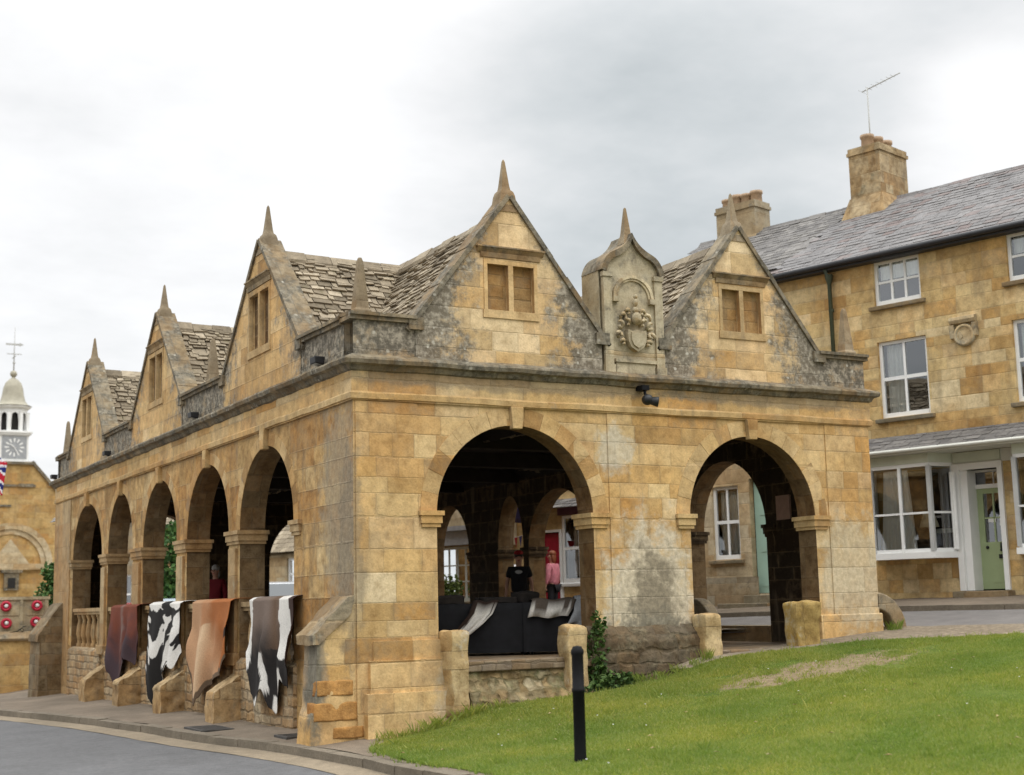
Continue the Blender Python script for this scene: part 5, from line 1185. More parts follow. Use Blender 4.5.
op.build('bell_stage', M['white'], TH, weld=False)
op = MB(); op.lathe([(.55, 10.87), (.55, 12.0)], (0, .9), 8); op.build('bell_chamber', M['dark'], TH)
op = MB(); op.lathe([(.94, 12.14), (.76, 12.22), (.62, 12.40), (.54, 12.70), (.49, 13.05), (.40, 13.32), (.25, 13.50), (.10, 13.60), (.08, 13.68)], (0, .9), 16); op.ball((0, .9, 13.82), .18); op.build('dome', M['lead'], TH)
op = MB(); op.tube([(0, .9, 13.9), (0, .9, 16.25)], [.035, .015], 6); op.tube([(-.36, .9, 14.85), (.36, .9, 14.85)], .025, 5); op.tube([(0, .5, 14.7), (0, 1.3, 14.7)], .025, 5); op.box(-.42, .25, .885, .915, 15.3, 15.39); op.face([(.25, .9, 15.25), (.46, .9, 15.35), (.25, .9, 15.45)]); op.ball((0, .9, 14.4), .07); op.build('weathervane', M['greylead'], TH)

# --- low wall with the wreath panel, beyond the far corner
WP = Matrix.Translation((-.08, 22.16, 0)) @ Matrix.Rotation(-math.atan2(.1763, .9843) + .05, 4, 'Z')
gw = bpy.data.objects.new('garden_wall', None); COL.objects.link(gw); gw.matrix_world = WP; tag(gw, 'stone garden wall carrying a pale panel hung with four red wreaths', 'wall')
w = MB(); w.box(-1.25, 1.6, 0, .4, -.9, 1.06); w.build('wall', M['hallstone'], gw)
w = MB(); w.prism([(-.05, 1.0), (-.08, 1.07), (.12, 1.25), (.4, 1.25), (.4, 1.0)], -1.3, 1.6, 'x'); w.build('coping', M['butt'], gw, bevel=.015)
w = MB(); w.box(-1.2, .66, .22, .36, 1.2, 2.06); w.box(-1.25, .70, .18, .40, 2.062, 2.14); w.box(-.68, -.60, .19, .22, 1.25, 2.06); w.box(-.05, .03, .19, .22, 1.25, 2.06); w.box(.57, .65, .19, .22, 1.25, 2.06); w.box(.12, .56, .2, .219, 1.66, 1.70); w.box(-.58, -.08, .2, .219, 1.66, 1.70); w.build('panel', M['carved'], gw, weld=False, bevel=.01)
wr0 = None; WL = ['red wreath at upper left on the pale wall panel', 'red wreath at upper right on the pale wall panel', 'red wreath at lower left on the pale wall panel', 'red wreath at lower right on the pale wall panel']
for k, (x, z) in enumerate(((-.40, 1.90), (.37, 1.90), (-.38, 1.46), (.35, 1.48))):
    if wr0 is None:
        wr0 = bpy.data.objects.new('wreath', None); COL.objects.link(wr0); tag(wr0, WL[0], 'wreath', 'wreaths on the wall panel'); 
        t = MB(); t2 = MB(); t2.lathe([(.05 + .0, .0), (.07, .05), (.095, .06), (.125, .03), (.125, -.02)], (0, 0), 18); t.add(t2, lambda q: (q[0], -q[2], q[1]))
        t.build('wreath_ring', M['red'], wr0)
        t = MB(); t2 = MB(); t2.lathe([(0, .035), (.04, .033), (.052, .0)], (0, 0), 12); t.add(t2, lambda q: (q[0] + .008, -q[2] - .01, q[1] + .01)); t.build('wreath_centre', M['white'], wr0); wq = wr0
    else: wq = dup(wr0, (0, 0, 0), label=WL[k])
    wq.matrix_world = WP @ Matrix.Translation((x, .17, z)) @ Matrix.Scale(1.12, 4)
sc_ = MB(); sc_.tube([(-.30, .1, 1.22), (-.1, .1, 1.25), (.0, .08, 1.33), (.06, .08, 1.28), (.02, .08, 1.24), (-.04, .08, 1.28), (.03, .08, 1.36), (.12, .08, 1.38)], .012, 6); tag(sc_.build('iron_scroll', M['iron'], None, M=WP), 'small black iron scroll lying along the wall coping below the wreaths', 'ironwork')
wl_ = thing('wall_lantern', 'small white lantern box fixed beside the shrub at the far corner', 'lantern'); wl_.matrix_world = WP @ Matrix.Translation((.93, .1, 3.05))
t = MB(); t.box(-.08, .08, -.08, .08, 0, .30); t.build('lantern_glass', M['white'], wl_, bevel=.01); t = MB(); t.prism([(-.1, .3), (.1, .3), (0, .4)], -.1, .1, 'y'); t.tube([(0, 0, 0), (0, .05, -.1), (0, .15, -.12), (0, .15, -2.2)], .02, 6); t.build('lantern_bracket', M['iron'], wl_)

# flag on its pole by the road, beyond the hall
fp = thing('union_flag', 'red white and blue flag hanging from a pole at the left edge', 'flag', (-2.68, 14.96, 0))
t = MB(); t.tube([(0, 0, -.6), (0, 0, 5.6)], .035, 8); t.ball((0, 0, 5.64), .06); t.build('flagpole', M['white'], fp)
nu, nv = 60, 40; fm_ = MB(); fc = []
def jack(u, v):
    x, y = (u - .5) * 2, (v - .5) * 2; wht, red, blu = (.75, .75, .78), (.50, .02, .04), (.02, .03, .17)
    if abs(x) < .12 or abs(y) < .2: return red
    if abs(x) < .2 or abs(y) < .33: return wht
    dd = abs(abs(x) - abs(y)); return red if dd < .09 else (wht if dd < .24 else blu)
def fpnt(u, v): 
    return (.05 + .90 * u * (1 - .10 * (1 - v)), .10 * sin(u * 7 + v * 1.5) * (.3 + u), 5.35 - .25 * u * u - .95 * (1 - v) * (1 - .25 * u) - .2 * u)
for i in range(nu):
    for j in range(nv):
        q = [(i / nu, j / nv), ((i + 1) / nu, j / nv), ((i + 1) / nu, (j + 1) / nv), (i / nu, (j + 1) / nv)]
        fm_.face([fpnt(*p_) for p_ in q], smooth=True); fc += [jack((i + .5) / nu, (j + .5) / nv)] * 4
def colbuild(mb, cols, name, mat, par, thick=.01):
    me = bpy.data.meshes.new(name); me.from_pydata(mb.v, [], mb.f); at = me.attributes.new('col', 'FLOAT_COLOR', 'POINT'); at.data.foreach_set('color', np.array([(*c, 1) for c in cols], dtype=np.float32).ravel())
    me.polygons.foreach_set('use_smooth', [True] * len(me.polygons)); me.materials.append(mat); o = bpy.data.objects.new(name, me); COL.objects.link(o)
    if par: o.parent = par
    bm = bmesh.new(); bm.from_mesh(me); bmesh.ops.remove_doubles(bm, verts=bm.verts, dist=.0003); bm.to_mesh(me); bm.free()
    if thick: md = o.modifiers.new('s', 'SOLIDIFY'); md.thickness = thick; md.offset = 0
    return o
colbuild(fm_, fc, 'flag_cloth', M['flag'], fp, .006)
# ------------------------------------------------------------------ foliage helper
def foliage(name, mat, par, clumps, n, size, flat=False, M_=None):
    """many small folded leaves filling overlapping ellipsoid clumps"""
    mb = MB()
    tot = sum(c[1][0] * c[1][1] * c[1][2] for c in clumps)
    for (c, r) in clumps:
        for _ in range(max(6, int(n * r[0] * r[1] * r[2] / tot))):
            while True:
                p = Vector((R.uniform(-1, 1), R.uniform(-1, 1), R.uniform(-1, 1)))
                if .35 < p.length < 1: break
            o = Vector((c[0] + p.x * r[0], c[1] + p.y * r[1], c[2] + p.z * r[2])); a = Vector((R.uniform(-1, 1), R.uniform(-1, 1), R.uniform(-.4, 1))).normalized()
            s = a.cross(Vector((R.uniform(-1, 1), R.uniform(-1, 1), R.uniform(-1, 1)))).normalized(); q = size * R.uniform(.55, 1.35); t = R.random(); k = a.cross(s) * q * .12
            mb.face([o, o + a * q * .5 + s * q * .36 + k, o + a * q, o + a * q * .5 - s * q * .36 + k], c=t * .95 + .01)
    return mb.build(name, mat, par, weld=False, recalc=False, M=M_)
# ivy at the foot of the middle pier
iv = thing('ivy_plant', 'green ivy climbing the arch jamb behind the black bollard', 'ivy', (3.35, -.15, .4))
foliage('leaves', M['ivy'], iv, [((.10, 0, .25), (.16, .12, .38)), ((.14, .0, .62), (.14, .09, .38)), ((.16, .0, .92), (.10, .07, .22)), ((.35, -.1, .12), (.40, .16, .20)), ((-.2, -.1, .02), (.25, .14, .14))], 1500, .075)
st = MB(); st.tube([(0, 0, -.15), (.08, .04, .3), (.12, .06, .7), (.16, .07, 1.0)], [.016, .014, .01, .006], 6); st.tube([(.05, 0, 0), (.35, -.05, .1), (.6, -.08, .2)], [.012, .01, .006], 6); st.build('stem', M['stem'], iv)
def tuft(mb, x, y, n, h, r):
    z = g(x, y)
    for _ in range(n):
        a, q = R.uniform(0, 2 * pi), r * math.sqrt(R.random()); bx, by = x + q * cos(a), y + q * sin(a); l = h * R.uniform(.5, 1.2); a2 = R.uniform(0, 2 * pi); w = R.uniform(.003, .006); ox, oy = R.gauss(0, .45) * l, R.gauss(0, .45) * l
        mb.face([(bx - w * cos(a2), by - w * sin(a2), z - .01), (bx + w * cos(a2), by + w * sin(a2), z - .01), (bx + ox * .5 + w * .6 * cos(a2), by + oy * .5 + w * .6 * sin(a2), z + l * .6), (bx + ox, by + oy, z + l)], c=max(.01, min(.95, R.gauss(.35, .2))))
for (pts, lab) in (([(.2, -.45), (.35, -.5), (.5, -.46), (.68, -.5), (.85, -.42), (.95, -.5)], 'rough grass tufts along the foot of the near corner pier'), ([(1.25, -.46), (1.4, -.5), (1.55, -.45), (1.75, -.52)], 'grass tufts at the foot of the near guard stone'), ([(4.0, -.42), (4.3, -.46), (4.6, -.42), (4.9, -.46), (5.1, -.44)], 'grass tufts along the damp dark pier'), ([(8.95, -.1), (9.05, .0)], 'dark tuft under the curved stone at the right corner')):
    m_ = MB()
    for (x, y) in pts: tuft(m_, x, y, 60, R.uniform(.09, .17), .11)
    tag(m_.build('weed_tuft', M['blade'], None, weld=False, recalc=False), lab, 'weeds')
# shrub and wall tree
sb = thing('shrub', 'green leafy shrub behind the far corner of the hall beside the wreath panel', 'shrub', (1.0, 23.0, -.3))
foliage('crown', M['leaf'], sb, [((0, 0, 2.9), (.36, .4, .5)), ((-.18, 0, 2.5), (.4, .4, .4)), ((.18, .1, 2.1), (.4, .4, .6)), ((-.26, 0, 3.1), (.22, .25, .25)), ((.1, 0, 1.5), (.3, .3, .6))], 2600, .11)
t = MB(); t.tube([(0, 0, -.4), (.05, 0, 1.2), (-.05, 0, 2.6)], [.05, .04, .015], 7); t.tube([(.05, 0, 1.2), (.25, 0, 2.2)], [.03, .01], 6); t.build('trunk', M['stem'], sb)
x, y = hw(-27.6, 1.1); tr_ = thing('wall_shrub', 'tall dark green shrub growing against the yellow house beyond the arches', 'shrub', (x, y, g(x, y)))
foliage('crown', M['leaf'], tr_, [((0, 0, 1.2), (.8, .7, .9)), ((.1, 0, 2.3), (.8, .7, .9)), ((-.2, 0, 3.1), (.6, .6, .7)), ((.2, 0, 3.6), (.4, .4, .5))], 3200, .17)
t = MB(); t.tube([(0, 0, -.2), (.05, 0, 1.4), (0, 0, 3.2)], [.09, .07, .02], 7); t.tube([(.05, 0, 1.4), (.4, .1, 2.6)], [.05, .01], 6); t.build('trunk', M['stem'], tr_)
x, y = hw(-14.75, .55); pt_ = thing('planter', 'planter of pale green flowers below the grey shopfront window', 'planter', (x, y, g(x, y) + .03))
t = MB(); t.lathe([(.20, 0), (.26, .5), (.29, .5), (.29, .56), (.24, .56), (.22, .45), (0, .45)], (0, 0), 14); t.build('pot', M['terracotta'], pt_)
foliage('plants', M['leafpale'], pt_, [((0, 0, .8), (.45, .4, .35)), ((.1, 0, 1.05), (.35, .3, .3))], 700, .11)

# ------------------------------------------------------------------ lawn: grass blades
rng = np.random.default_rng(5)
def inpoly(x, y, poly):
    c = np.zeros(len(x), bool); n = len(poly)
    for i in range(n):
        (x1, y1), (x2, y2) = poly[i], poly[(i + 1) % n]
        k = (y1 > y) != (y2 > y); c ^= k & (x < (x2 - x1) * (y - y1) / (y2 - y1 + 1e-12) + x1)
    return c
N0 = 380000; X = rng.uniform(-.6, 11.2, N0); Y = rng.uniform(-10.6, -.3, N0)
inside = inpoly(X, Y, LAWN)
# only the strip of lawn the photograph shows, and a margin either side of it
v = np.c_[X, Y, np.full(N0, .5)] - CAM; dep = v @ cF; px_ = 512 + FPX * (v @ cR) / dep; py_ = 387.5 - FPX * (v @ cU) / dep
inside &= (py_ < 900) & (px_ < 1750) & (px_ > -50)
ds = np.hypot((X - 5.5) / 1.75, (Y + 2.3) / .75) + rng.normal(0, .10, N0) + 1.1 * np.array([mnoise.noise(Vector((a * 1.9, c * 1.9, 7))) for a, c in zip(X, Y)]); inside &= ~((ds < 1.0) & (rng.random(N0) < .93))
X, Y = X[inside], Y[inside]; n = len(X); Z = G(np.c_[X, Y]) + .005
nb = 3; X = np.repeat(X, nb) + rng.normal(0, .012, n * nb); Y = np.repeat(Y, nb) + rng.normal(0, .012, n * nb); Z = np.repeat(Z, nb); n *= nb
patch = np.array([mnoise.noise(Vector((a * .9, c * .9, 2))) for a, c in zip(X[::nb], Y[::nb])]).repeat(nb)
H = rng.uniform(.016, .042, n) * (1 + .45 * patch); ang = rng.uniform(0, 2 * pi, n); wd = rng.uniform(.0035, .0065, n); lean = rng.normal(0, .5, (n, 2)) * H[:, None]
V3 = np.empty((n * 3, 3), np.float32); ca, sa = np.cos(ang) * wd, np.sin(ang) * wd
V3[0::3] = np.c_[X - ca, Y - sa, Z]; V3[1::3] = np.c_[X + ca, Y + sa, Z]; V3[2::3] = np.c_[X + lean[:, 0], Y + lean[:, 1], Z + H]
me = bpy.data.meshes.new('grass'); me.vertices.add(n * 3); me.vertices.foreach_set('co', V3.ravel()); me.loops.add(n * 3); me.loops.foreach_set('vertex_index', np.arange(n * 3, dtype=np.int32)); me.polygons.add(n); me.polygons.foreach_set('loop_start', np.arange(0, n * 3, 3, dtype=np.int32)); me.update(calc_edges=True)
tone = np.clip(.42 + .28 * patch + rng.normal(0, .2, n), 0, .9); tone[rng.random(n) < .035] = 1.0
me.attributes.new('tone', 'FLOAT', 'POINT').data.foreach_set('value', np.repeat(tone, 3).astype(np.float32)); me.materials.append(M['blade'])
o = bpy.data.objects.new('grass', me); COL.objects.link(o); tag(o, 'short green grass growing over the sloping lawn', 'grass', kind='stuff')
cl_m = MB(); edge = []
for (a, c) in zip(LAWN, LAWN[1:] + LAWN[:1]):
    l = math.hypot(c[0] - a[0], c[1] - a[1]); k = int(l / .10)
    edge += [(a[0] + (c[0] - a[0]) * i / k + R.gauss(0, .04), a[1] + (c[1] - a[1]) * i / k + R.gauss(0, .04)) for i in range(k)]
for (x, y) in edge:
    if -9 < y and R.random() < .75: tuft(cl_m, x, y, R.randint(8, 22), R.uniform(.04, .08), .06)
for _ in range(420):
    x, y = R.uniform(-.5, 10), R.uniform(-8.5, -.8)
    if inpoly(np.array([x]), np.array([y]), LAWN)[0]: tuft(cl_m, x, y, R.randint(14, 40), R.uniform(.05, .095), R.uniform(.05, .14))
tag(cl_m.build('grass_clumps', M['blade'], None, weld=False, recalc=False), 'taller grass clumps and ragged lawn edge', 'grass', kind='stuff')
lv = MB()
for _ in range(70):
    x, y = R.uniform(-.4, 9), R.uniform(-8, -.7)
    if not inpoly(np.array([x]), np.array([y]), LAWN)[0]: continue
    z = g(x, y) + .05; a = R.uniform(0, 6.3); l = R.uniform(.02, .045); lv.face([(x, y, z), (x + l * cos(a) - l * .4 * sin(a), y + l * sin(a) + l * .4 * cos(a), z + .012), (x + 2 * l * cos(a), y + 2 * l * sin(a), z + .004), (x + l * cos(a) + l * .4 * sin(a), y + l * sin(a) - l * .4 * cos(a), z + .01)], c=R.random())
tag(lv.build('fallen_leaves', M['deadleaf'], None, weld=False, recalc=False), 'dry pale leaves scattered on the lawn', 'leaves', kind='stuff')
# iron covers let into the pavement
for (x, y, a, c, lab) in ((-.70, 3.75, .30, .55, 'dark iron cover in the pavement beside the buttress blocks'), (-.36, 1.25, .20, .30, 'small dark drain grate in the pavement near the corner buttress')):
    z = g(x, y) + .012; t = MB(); t.box(-a * .8, a * .8, -c * .8, c * .8, -.03, .006)
    dc = t.build('drain_cover', M['cover'], None, bevel=.004); dc.location = (x, y, z); tag(dc, lab, 'drain cover')
    t = MB()
    for i in range(5): t.box(-a * .65, a * .65, -c * .65 + c * .28 * i, -c * .65 + c * .28 * i + c * .12, .0065, .011)
    t.build('raised_rib', M['cover'], dc, split=True)
# daisies: a few white specks on the lawn
dm = MB()
for _ in range(22):
    for __ in range(50):
        x, y = R.uniform(0, 8), R.uniform(-8, -1.2)
        if inpoly(np.array([x]), np.array([y]), LAWN)[0]: break
    z = g(x, y) + .055; dm.lathe([(0, z), (.009, z + .002), (.010, z - .002)], (x, y), 6)
tag(dm.build('daisies', M['white'], None, weld=False), 'tiny white daisies scattered over the lawn', 'daisies', kind='stuff')

# ------------------------------------------------------------------ bollard, guard stones
x, y = .295, -4.835; z = g(x, y); bo = thing('bollard', 'slim black iron bollard standing on the grass', 'bollard', (x, y, z - .02), 0)
t = MB(); t.lathe([(.060, -.2), (.060, .05), (.058, .10), (.057, .68)], (0, 0), 20); t.lathe([(.057, .68), (.064, .685), (.064, .715), (.057, .72)], (0, 0), 20); t.lathe([(.057, .72), (.056, 1.03), (.062, 1.04), (.062, 1.075), (.05, 1.09), (.045, 1.11), (0, 1.12)], (0, 0), 20); t.build('post', M['iron'], bo)
def gstone(x, y, z0, sx, sy, h, seed, mat, label, rz=0):
    o = rock(sx, sy, h, seed, .035, 3.4, 12, .045).build('guard_stone', mat, None); o.location = (x, y, z0); o.rotation_euler = (0, 0, rz); return tag(o, label, 'guard stone', 'guard stones at the arch jambs')
gstone(1.335, -.12, .25, .28, .30, 1.08, 1, M['hewn'], 'upright squared guard stone at the left jamb of the near front arch', .1)
gstone(3.10, -.14, .40, .30, .30, .95, 2, M['hewn'], 'pale squared guard stone beside the ivy, right of the tables')
gstone(5.33, -.16, .68, .30, .30, .76, 3, M['hewn'], 'whitish guard stone beside the dark damp pier')
gstone(6.90, -.36, .86, .44, .34, .74, 4, M['moss'], 'rounded guard stone crusted with yellow lichen')
def quad_stone(M_, label, r0=.36, r1=.62, th=.24):
    mb = MB(); n = 12
    prof = [(r1 * sin(pi / 2 * i / n), r1 * cos(pi / 2 * i / n) * 1.0) for i in range(n + 1)] + [(r0 * sin(pi / 2 * i / n), r0 * cos(pi / 2 * i / n)) for i in range(n, -1, -1)]
    for i in range(n):
        q = [prof[i], prof[i + 1], prof[2 * n - i], prof[2 * n + 1 - i]]
        for s_, d_ in ((1, -th / 2), (-1, th / 2)): mb.face([(a, d_, c) for a, c in (q if s_ == 1 else reversed(q))])
    for i in range(2 * n + 2):
        (a, c), (a2, c2) = prof[i], prof[(i + 1) % (2 * n + 2)]; mb.face([(a, th / 2, c), (a2, th / 2, c2), (a2, -th / 2, c2), (a, -th / 2, c)])
    o = mb.build('curved_stone', M['butt'], None, bevel=.03); o.matrix_world = M_; return tag(o, label, 'guard stone', 'curved guard stones')
quad_stone(Matrix.Translation((8.70, .12, 1.08)), 'curved quarter-round guard stone at the right corner of the hall')
quad_stone(Matrix.Translation((8.45, 4.33, 1.10)) @ Matrix.Rotation(-pi / 2, 4, 'Z'), 'curved quarter-round stone inside the right-hand arch', .34, .58)

# ------------------------------------------------------------------ cow hides over the rails
def hide(name, yl, yr, ztop, prof, colf, label, seed):
    mb = MB(); cols = []; nu, nv = 70, 80
    def zb(u):
        for (a, z0), (c, z1) in zip(prof, prof[1:]):
            if a <= u <= c: t = (u - a) / (c - a); t = t * t * (3 - 2 * t); return z0 + (z1 - z0) * t
        return prof[-1][1]
    def P(u, v):
        y = yl + (yr - yl) * u; zz = zb(u) + .03 * mnoise.noise(Vector((u * 22, seed, 0))); z = ztop - (ztop - zz) * v
        y += .10 * (u - .5) * -v * .9 + .03 * mnoise.noise(Vector((v * 3, u * 2, seed)))
        fold = (.065 * sin(u * 8 + seed + v * 1.6 + mnoise.noise(Vector((u * 2, v * 2, seed))) * 2) + .045 * sin(u * 19 + seed * 2 + v * 2)) * min(1, v * 2.2) * (.4 + .6 * v)
        return (-.145 + fold - .03 * v, y, z)
    for i in range(nu):
        for j in range(nv):
            q = [(i / nu, j / nv), ((i + 1) / nu, j / nv), ((i + 1) / nu, (j + 1) / nv), (i / nu, (j + 1) / nv)]
            mb.face([P(*p_) for p_ in q]); cols += [colf(*p_, P(*p_)) for p_ in q]
    for i in range(nu):         # the part laid over the rail and down inside
        u0, u1 = i / nu, (i + 1) / nu; a, c = P(u0, 0), P(u1, 0)
        pr = [(a[0], 0), (-.08, .035), (.02, .045), (.26, .04), (.30, -.02), (.30, -.45)]
        for (x0, h0), (x1, h1) in zip(pr, pr[1:]):
            mb.face([(x0 if h0 else a[0], a[1], a[2] + h0), (x1, a[1], a[2] + h1), (x1, c[1], c[2] + h1), (x0 if h0 else c[0], c[1], c[2] + h0)]); cols += [colf(u0, 0, a), colf(u0, 0, a), colf(u1, 0, c), colf(u1, 0, c)]
    o = colbuild(mb, cols, 'cow_hide', M['hide'], None, .008); return tag(o, label, 'cow hide', 'cow hides hung over the arch rails')
def lerp(a, c, t): t = max(0, min(1, t)); return tuple(p + (q - p) * t for p, q in zip(a, c))
def nz(u, v, s, f=3.0): return mnoise.noise(Vector((u * f, v * f, s))) + .45 * mnoise.noise(Vector((u * f * 2.7, v * f * 2.7, s + 4)))
WHT, BLK = (.66, .63, .58), (.018, .016, .015)
def c1(u, v, p):
    z = p[2]; n = nz(u, v, 1, 4)
    base = lerp((.17, .125, .10), (.022, .019, .018), (1.55 - z) / .55 + n * .3); base = lerp(base, (.13, .08, .05), 1 - abs(u - .62) * 7 if z > 1.1 else 0)
    if u < .10 + .05 * n and z > .8: return WHT
    if .71 + .05 * n < u < .90 + .05 * n and z > 1.02 + .12 * n: return WHT
    if u > .9 and z > .9: return (.05, .03, .025)
    if z < .40 + .10 * n and (u < .36 or .5 < u < .66): return WHT
    if .38 + .04 * n < u < .45 + .03 * n and .5 < z < 1.05: return WHT
    if .68 < u < .76 + .03 * n and z < .85: return WHT
    return base
def c2(u, v, p):
    n = nz(u, v, 2, 3); base = lerp((.42, .24, .13), (.33, .115, .035), (u - .35) * 2.4 - v * .9 + n * .5 + .35); base = lerp(base, (.60, .42, .26), 1 - abs(u - .42 + v * .18) * 8 if v > .25 else 0)
    if u > .9 and .45 < v < .62: return (.03, .02, .015)
    return base if v < .93 else (.12, .08, .05)
def c3(u, v, p): n = nz(u * 1.0, v * 1.6, 3.7, 2.6) + .16 * (.5 - abs(u - .35)) - .10; return BLK if n > -.06 else WHT
def c4(u, v, p): n = nz(u, v, 5, 3.4); b_ = lerp((.16, .045, .025), (.055, .035, .04), v * 1.5 - .25 + n * .5); return lerp(b_, (.20, .14, .12), 1 - abs(u - .45) * 9 - .3 + n)
hide('h', 3.62, 1.80, 1.79, [(0, 1.05), (.08, .75), (.15, .45), (.24, .26), (.33, .30), (.41, .55), (.48, .28), (.56, .20), (.64, .34), (.72, .70), (.8, .62), (.86, .58), (.93, .85), (1, 1.0)], c1, 'brown black and white cow hide hung in the nearest side arch', 1.0)
hide('h', 6.52, 4.52, 1.79, [(0, .80), (.08, .58), (.17, .28), (.24, .16), (.30, .28), (.40, .48), (.52, .52), (.62, .60), (.74, .66), (.85, .78), (.92, .72), (1, .95)], c2, 'plain tan and orange cow hide hung over a side arch rail', 2.0)
hide('h', 9.22, 7.26, 1.79, [(0, .62), (.08, .40), (.15, .12), (.2, .04), (.28, .12), (.36, .50), (.48, .60), (.58, .75), (.7, .85), (.82, .72), (.9, .7), (1, .95)], c3, 'black and white piebald cow hide hung over a side arch rail', 3.0)
hide('h', 12.15, 10.15, 1.77, [(0, .72), (.1, .5), (.2, .24), (.3, .16), (.4, .38), (.52, .70), (.65, .85), (.78, .78), (.87, .68), (1, 1.05)], c4, 'dark reddish brown cow hide in the second arch from the far end', 4.0)

# ------------------------------------------------------------------ floodlights on the cornice
def flood(label, x, y, z):
    f = thing('floodlight', label, 'floodlight', (x, y, z), 0, 'floodlights along the cornice')
    t = MB(); t.hexa([(-.09, -.10, .05), (.04, -.10, .03), (.04, .10, .03), (-.09, .10, .05), (-.10, -.10, .14), (.05, -.10, .14), (.05, .10, .14), (-.10, .10, .14)]); t.build('housing', M['black'], f, bevel=.01)
    t = MB(); t.face([(-.08, -.085, .046), (.03, -.085, .027), (.03, .085, .027), (-.08, .085, .046)]); t.build('lamp_lens', M['lamplens'], f)
    t = MB(); t.tube([(.02, 0, .08), (.08, 0, .0), (.08, 0, -.10)], .016, 6); t.build('bracket', M['iron'], f); return f
f0 = flood('black floodlight on the side cornice nearest the front corner', -.09, .95, 4.84)
for y, lab in ((6.72, 'black floodlight on the side cornice between the first two gables'), (12.95, 'black floodlight on the side cornice beside the furthest gable'), (18.35, 'black floodlight on the side cornice at the far corner')): dup(f0, (-.09, y, 4.84), label=lab)
sp = thing('spotlight', 'black spotlight hanging below the front cornice under the coat of arms', 'spotlight', (4.43, -.16, 4.66))
t = MB(); t.tube([(-.03, 0, .02), (-.03, -.02, -.10), (-.02, -.05, -.16)], .022, 7); t.box(-.09, .03, -.05, .12, -.05, .02); t.build('bracket', M['iron'], sp)
t = MB(); t.ball((-.01, -.05, -.19), (.085, .085, .08)); t.tube([(.0, -.07, -.20), (.09, -.11, -.22), (.12, -.125, -.225)], [.05, .07, .075], 12); t.build('lamp_head', M['black'], sp)
nb_ = MB(); nb_.box(0, .04, -.17, .17, -.2, .2); nb_.box(.04, .05, -.15, .15, -.18, .18); nbo = nb_.build('notice_box', M['pinkbox'], None, weld=False, bevel=.008); nbo.location = (W_ - T_ - .055, 1.62, 3.12); tag(nbo, 'small square pinkish box on the inner wall seen through the right arch', 'box')

# ------------------------------------------------------------------ market tables under black cloths, hides and sheets on them
def table(label, x, y, rz, L=1.8, Wd=.75):
    t = thing('market_table', label, 'table', (x, y, ZF + .012), rz, 'cloth-covered market tables')
    m = MB(); m.box(-L / 2, L / 2, -Wd / 2, Wd / 2, .70, .73); m.build('tabletop', M['timber'], t)
    for sx in (-1, 1):
        for sy in (-1, 1): m = MB(); m.tube([(sx * (L / 2 - .12), sy * (Wd / 2 - .06), 0), (sx * (L / 2 - .2), sy * (Wd / 2 - .15), .70)], .02, 6); m.build('leg', M['black'], t)
    c = MB(); n = 90
    per = []
    for (a, d_) in (((-L / 2, -Wd / 2), (L / 2, -Wd / 2)), ((L / 2, -Wd / 2), (L / 2, Wd / 2)), ((L / 2, Wd / 2), (-L / 2, Wd / 2)), ((-L / 2, Wd / 2), (-L / 2, -Wd / 2))):
        k = max(2, int(math.hypot(d_[0] - a[0], d_[1] - a[1]) / .05)); per += [(a[0] + (d_[0] - a[0]) * i / k, a[1] + (d_[1] - a[1]) * i / k) for i in range(k)]
    m_ = len(per)
    def cp(i, v):
        x_, y_ = per[i % m_]; l = math.hypot(x_, y_); f = (.025 + .03 * v) * sin(i * .55 + 1.3 * sin(i * .13)) * v; 
        return (x_ * 1.012 + x_ / l * f, y_ * 1.02 + y_ / l * f, .742 - .70 * v)
    for i in range(m_):
        for v in range(5): c.face([cp(i, v / 5), cp(i + 1, v / 5), cp(i + 1, (v + 1) / 5), cp(i, (v + 1) / 5)], smooth=True)
    c.face([cp(i, 0) for i in range(m_)]); o = c.build('table_cloth', M['blackcloth'], t); return t
table('black-clothed market table just inside the near front arch, left half', 2.62, 1.95, -.45); table('black-clothed market table just inside the near front arch, right half', 3.98, 1.30, -.42, 1.5)
def drape(name, M_, pts, label, cat, cols, colf, mat='hide'):
    """a soft sheet over a table edge; pts: list of (across, along-profile) rows"""
    mb = MB(); cl = []; nu = 24
    for j in range(len(pts) - 1):
        for i in range(nu):
            q = []
            for (ii, jj) in ((i, j), (i + 1, j), (i + 1, j + 1), (i, j + 1)):
                x0, x1, yy, zz = pts[jj]; u = ii / nu; q.append((x0 + (x1 - x0) * u, yy + .02 * sin(u * 14 + jj) * min(1, jj / 3), zz + .015 * sin(u * 9)));  cl.append(colf(u, jj / (len(pts) - 1)))
            mb.face(q)
    o = colbuild(mb, cl, name, M[mat], None, .008); o.matrix_world = M_; return tag(o, label, cat)
T1 = Matrix.Translation((2.62, 1.95, ZF)) @ Matrix.Rotation(-.45, 4, 'Z'); T2 = Matrix.Translation((3.98, 1.30, ZF)) @ Matrix.Rotation(-.42, 4, 'Z')
drape('folded_hide', T1, [(.05, .42, .1, .785), (.05, .42, -.30, .79), (.04, .40, -.44, .76), (-.02, .32, -.49, .60), (-.14, .18, -.50, .46), (-.26, .0, -.50, .32), (-.34, -.20, -.50, .20)], 'small brown and white hide draped in a point over the table front', 'cow hide', None, lambda u, v: WHT if v > .42 + .1 * nz(u, v, 8, 3) and u > .25 + .1 * nz(u, v, 3, 4) else (.035, .022, .017))
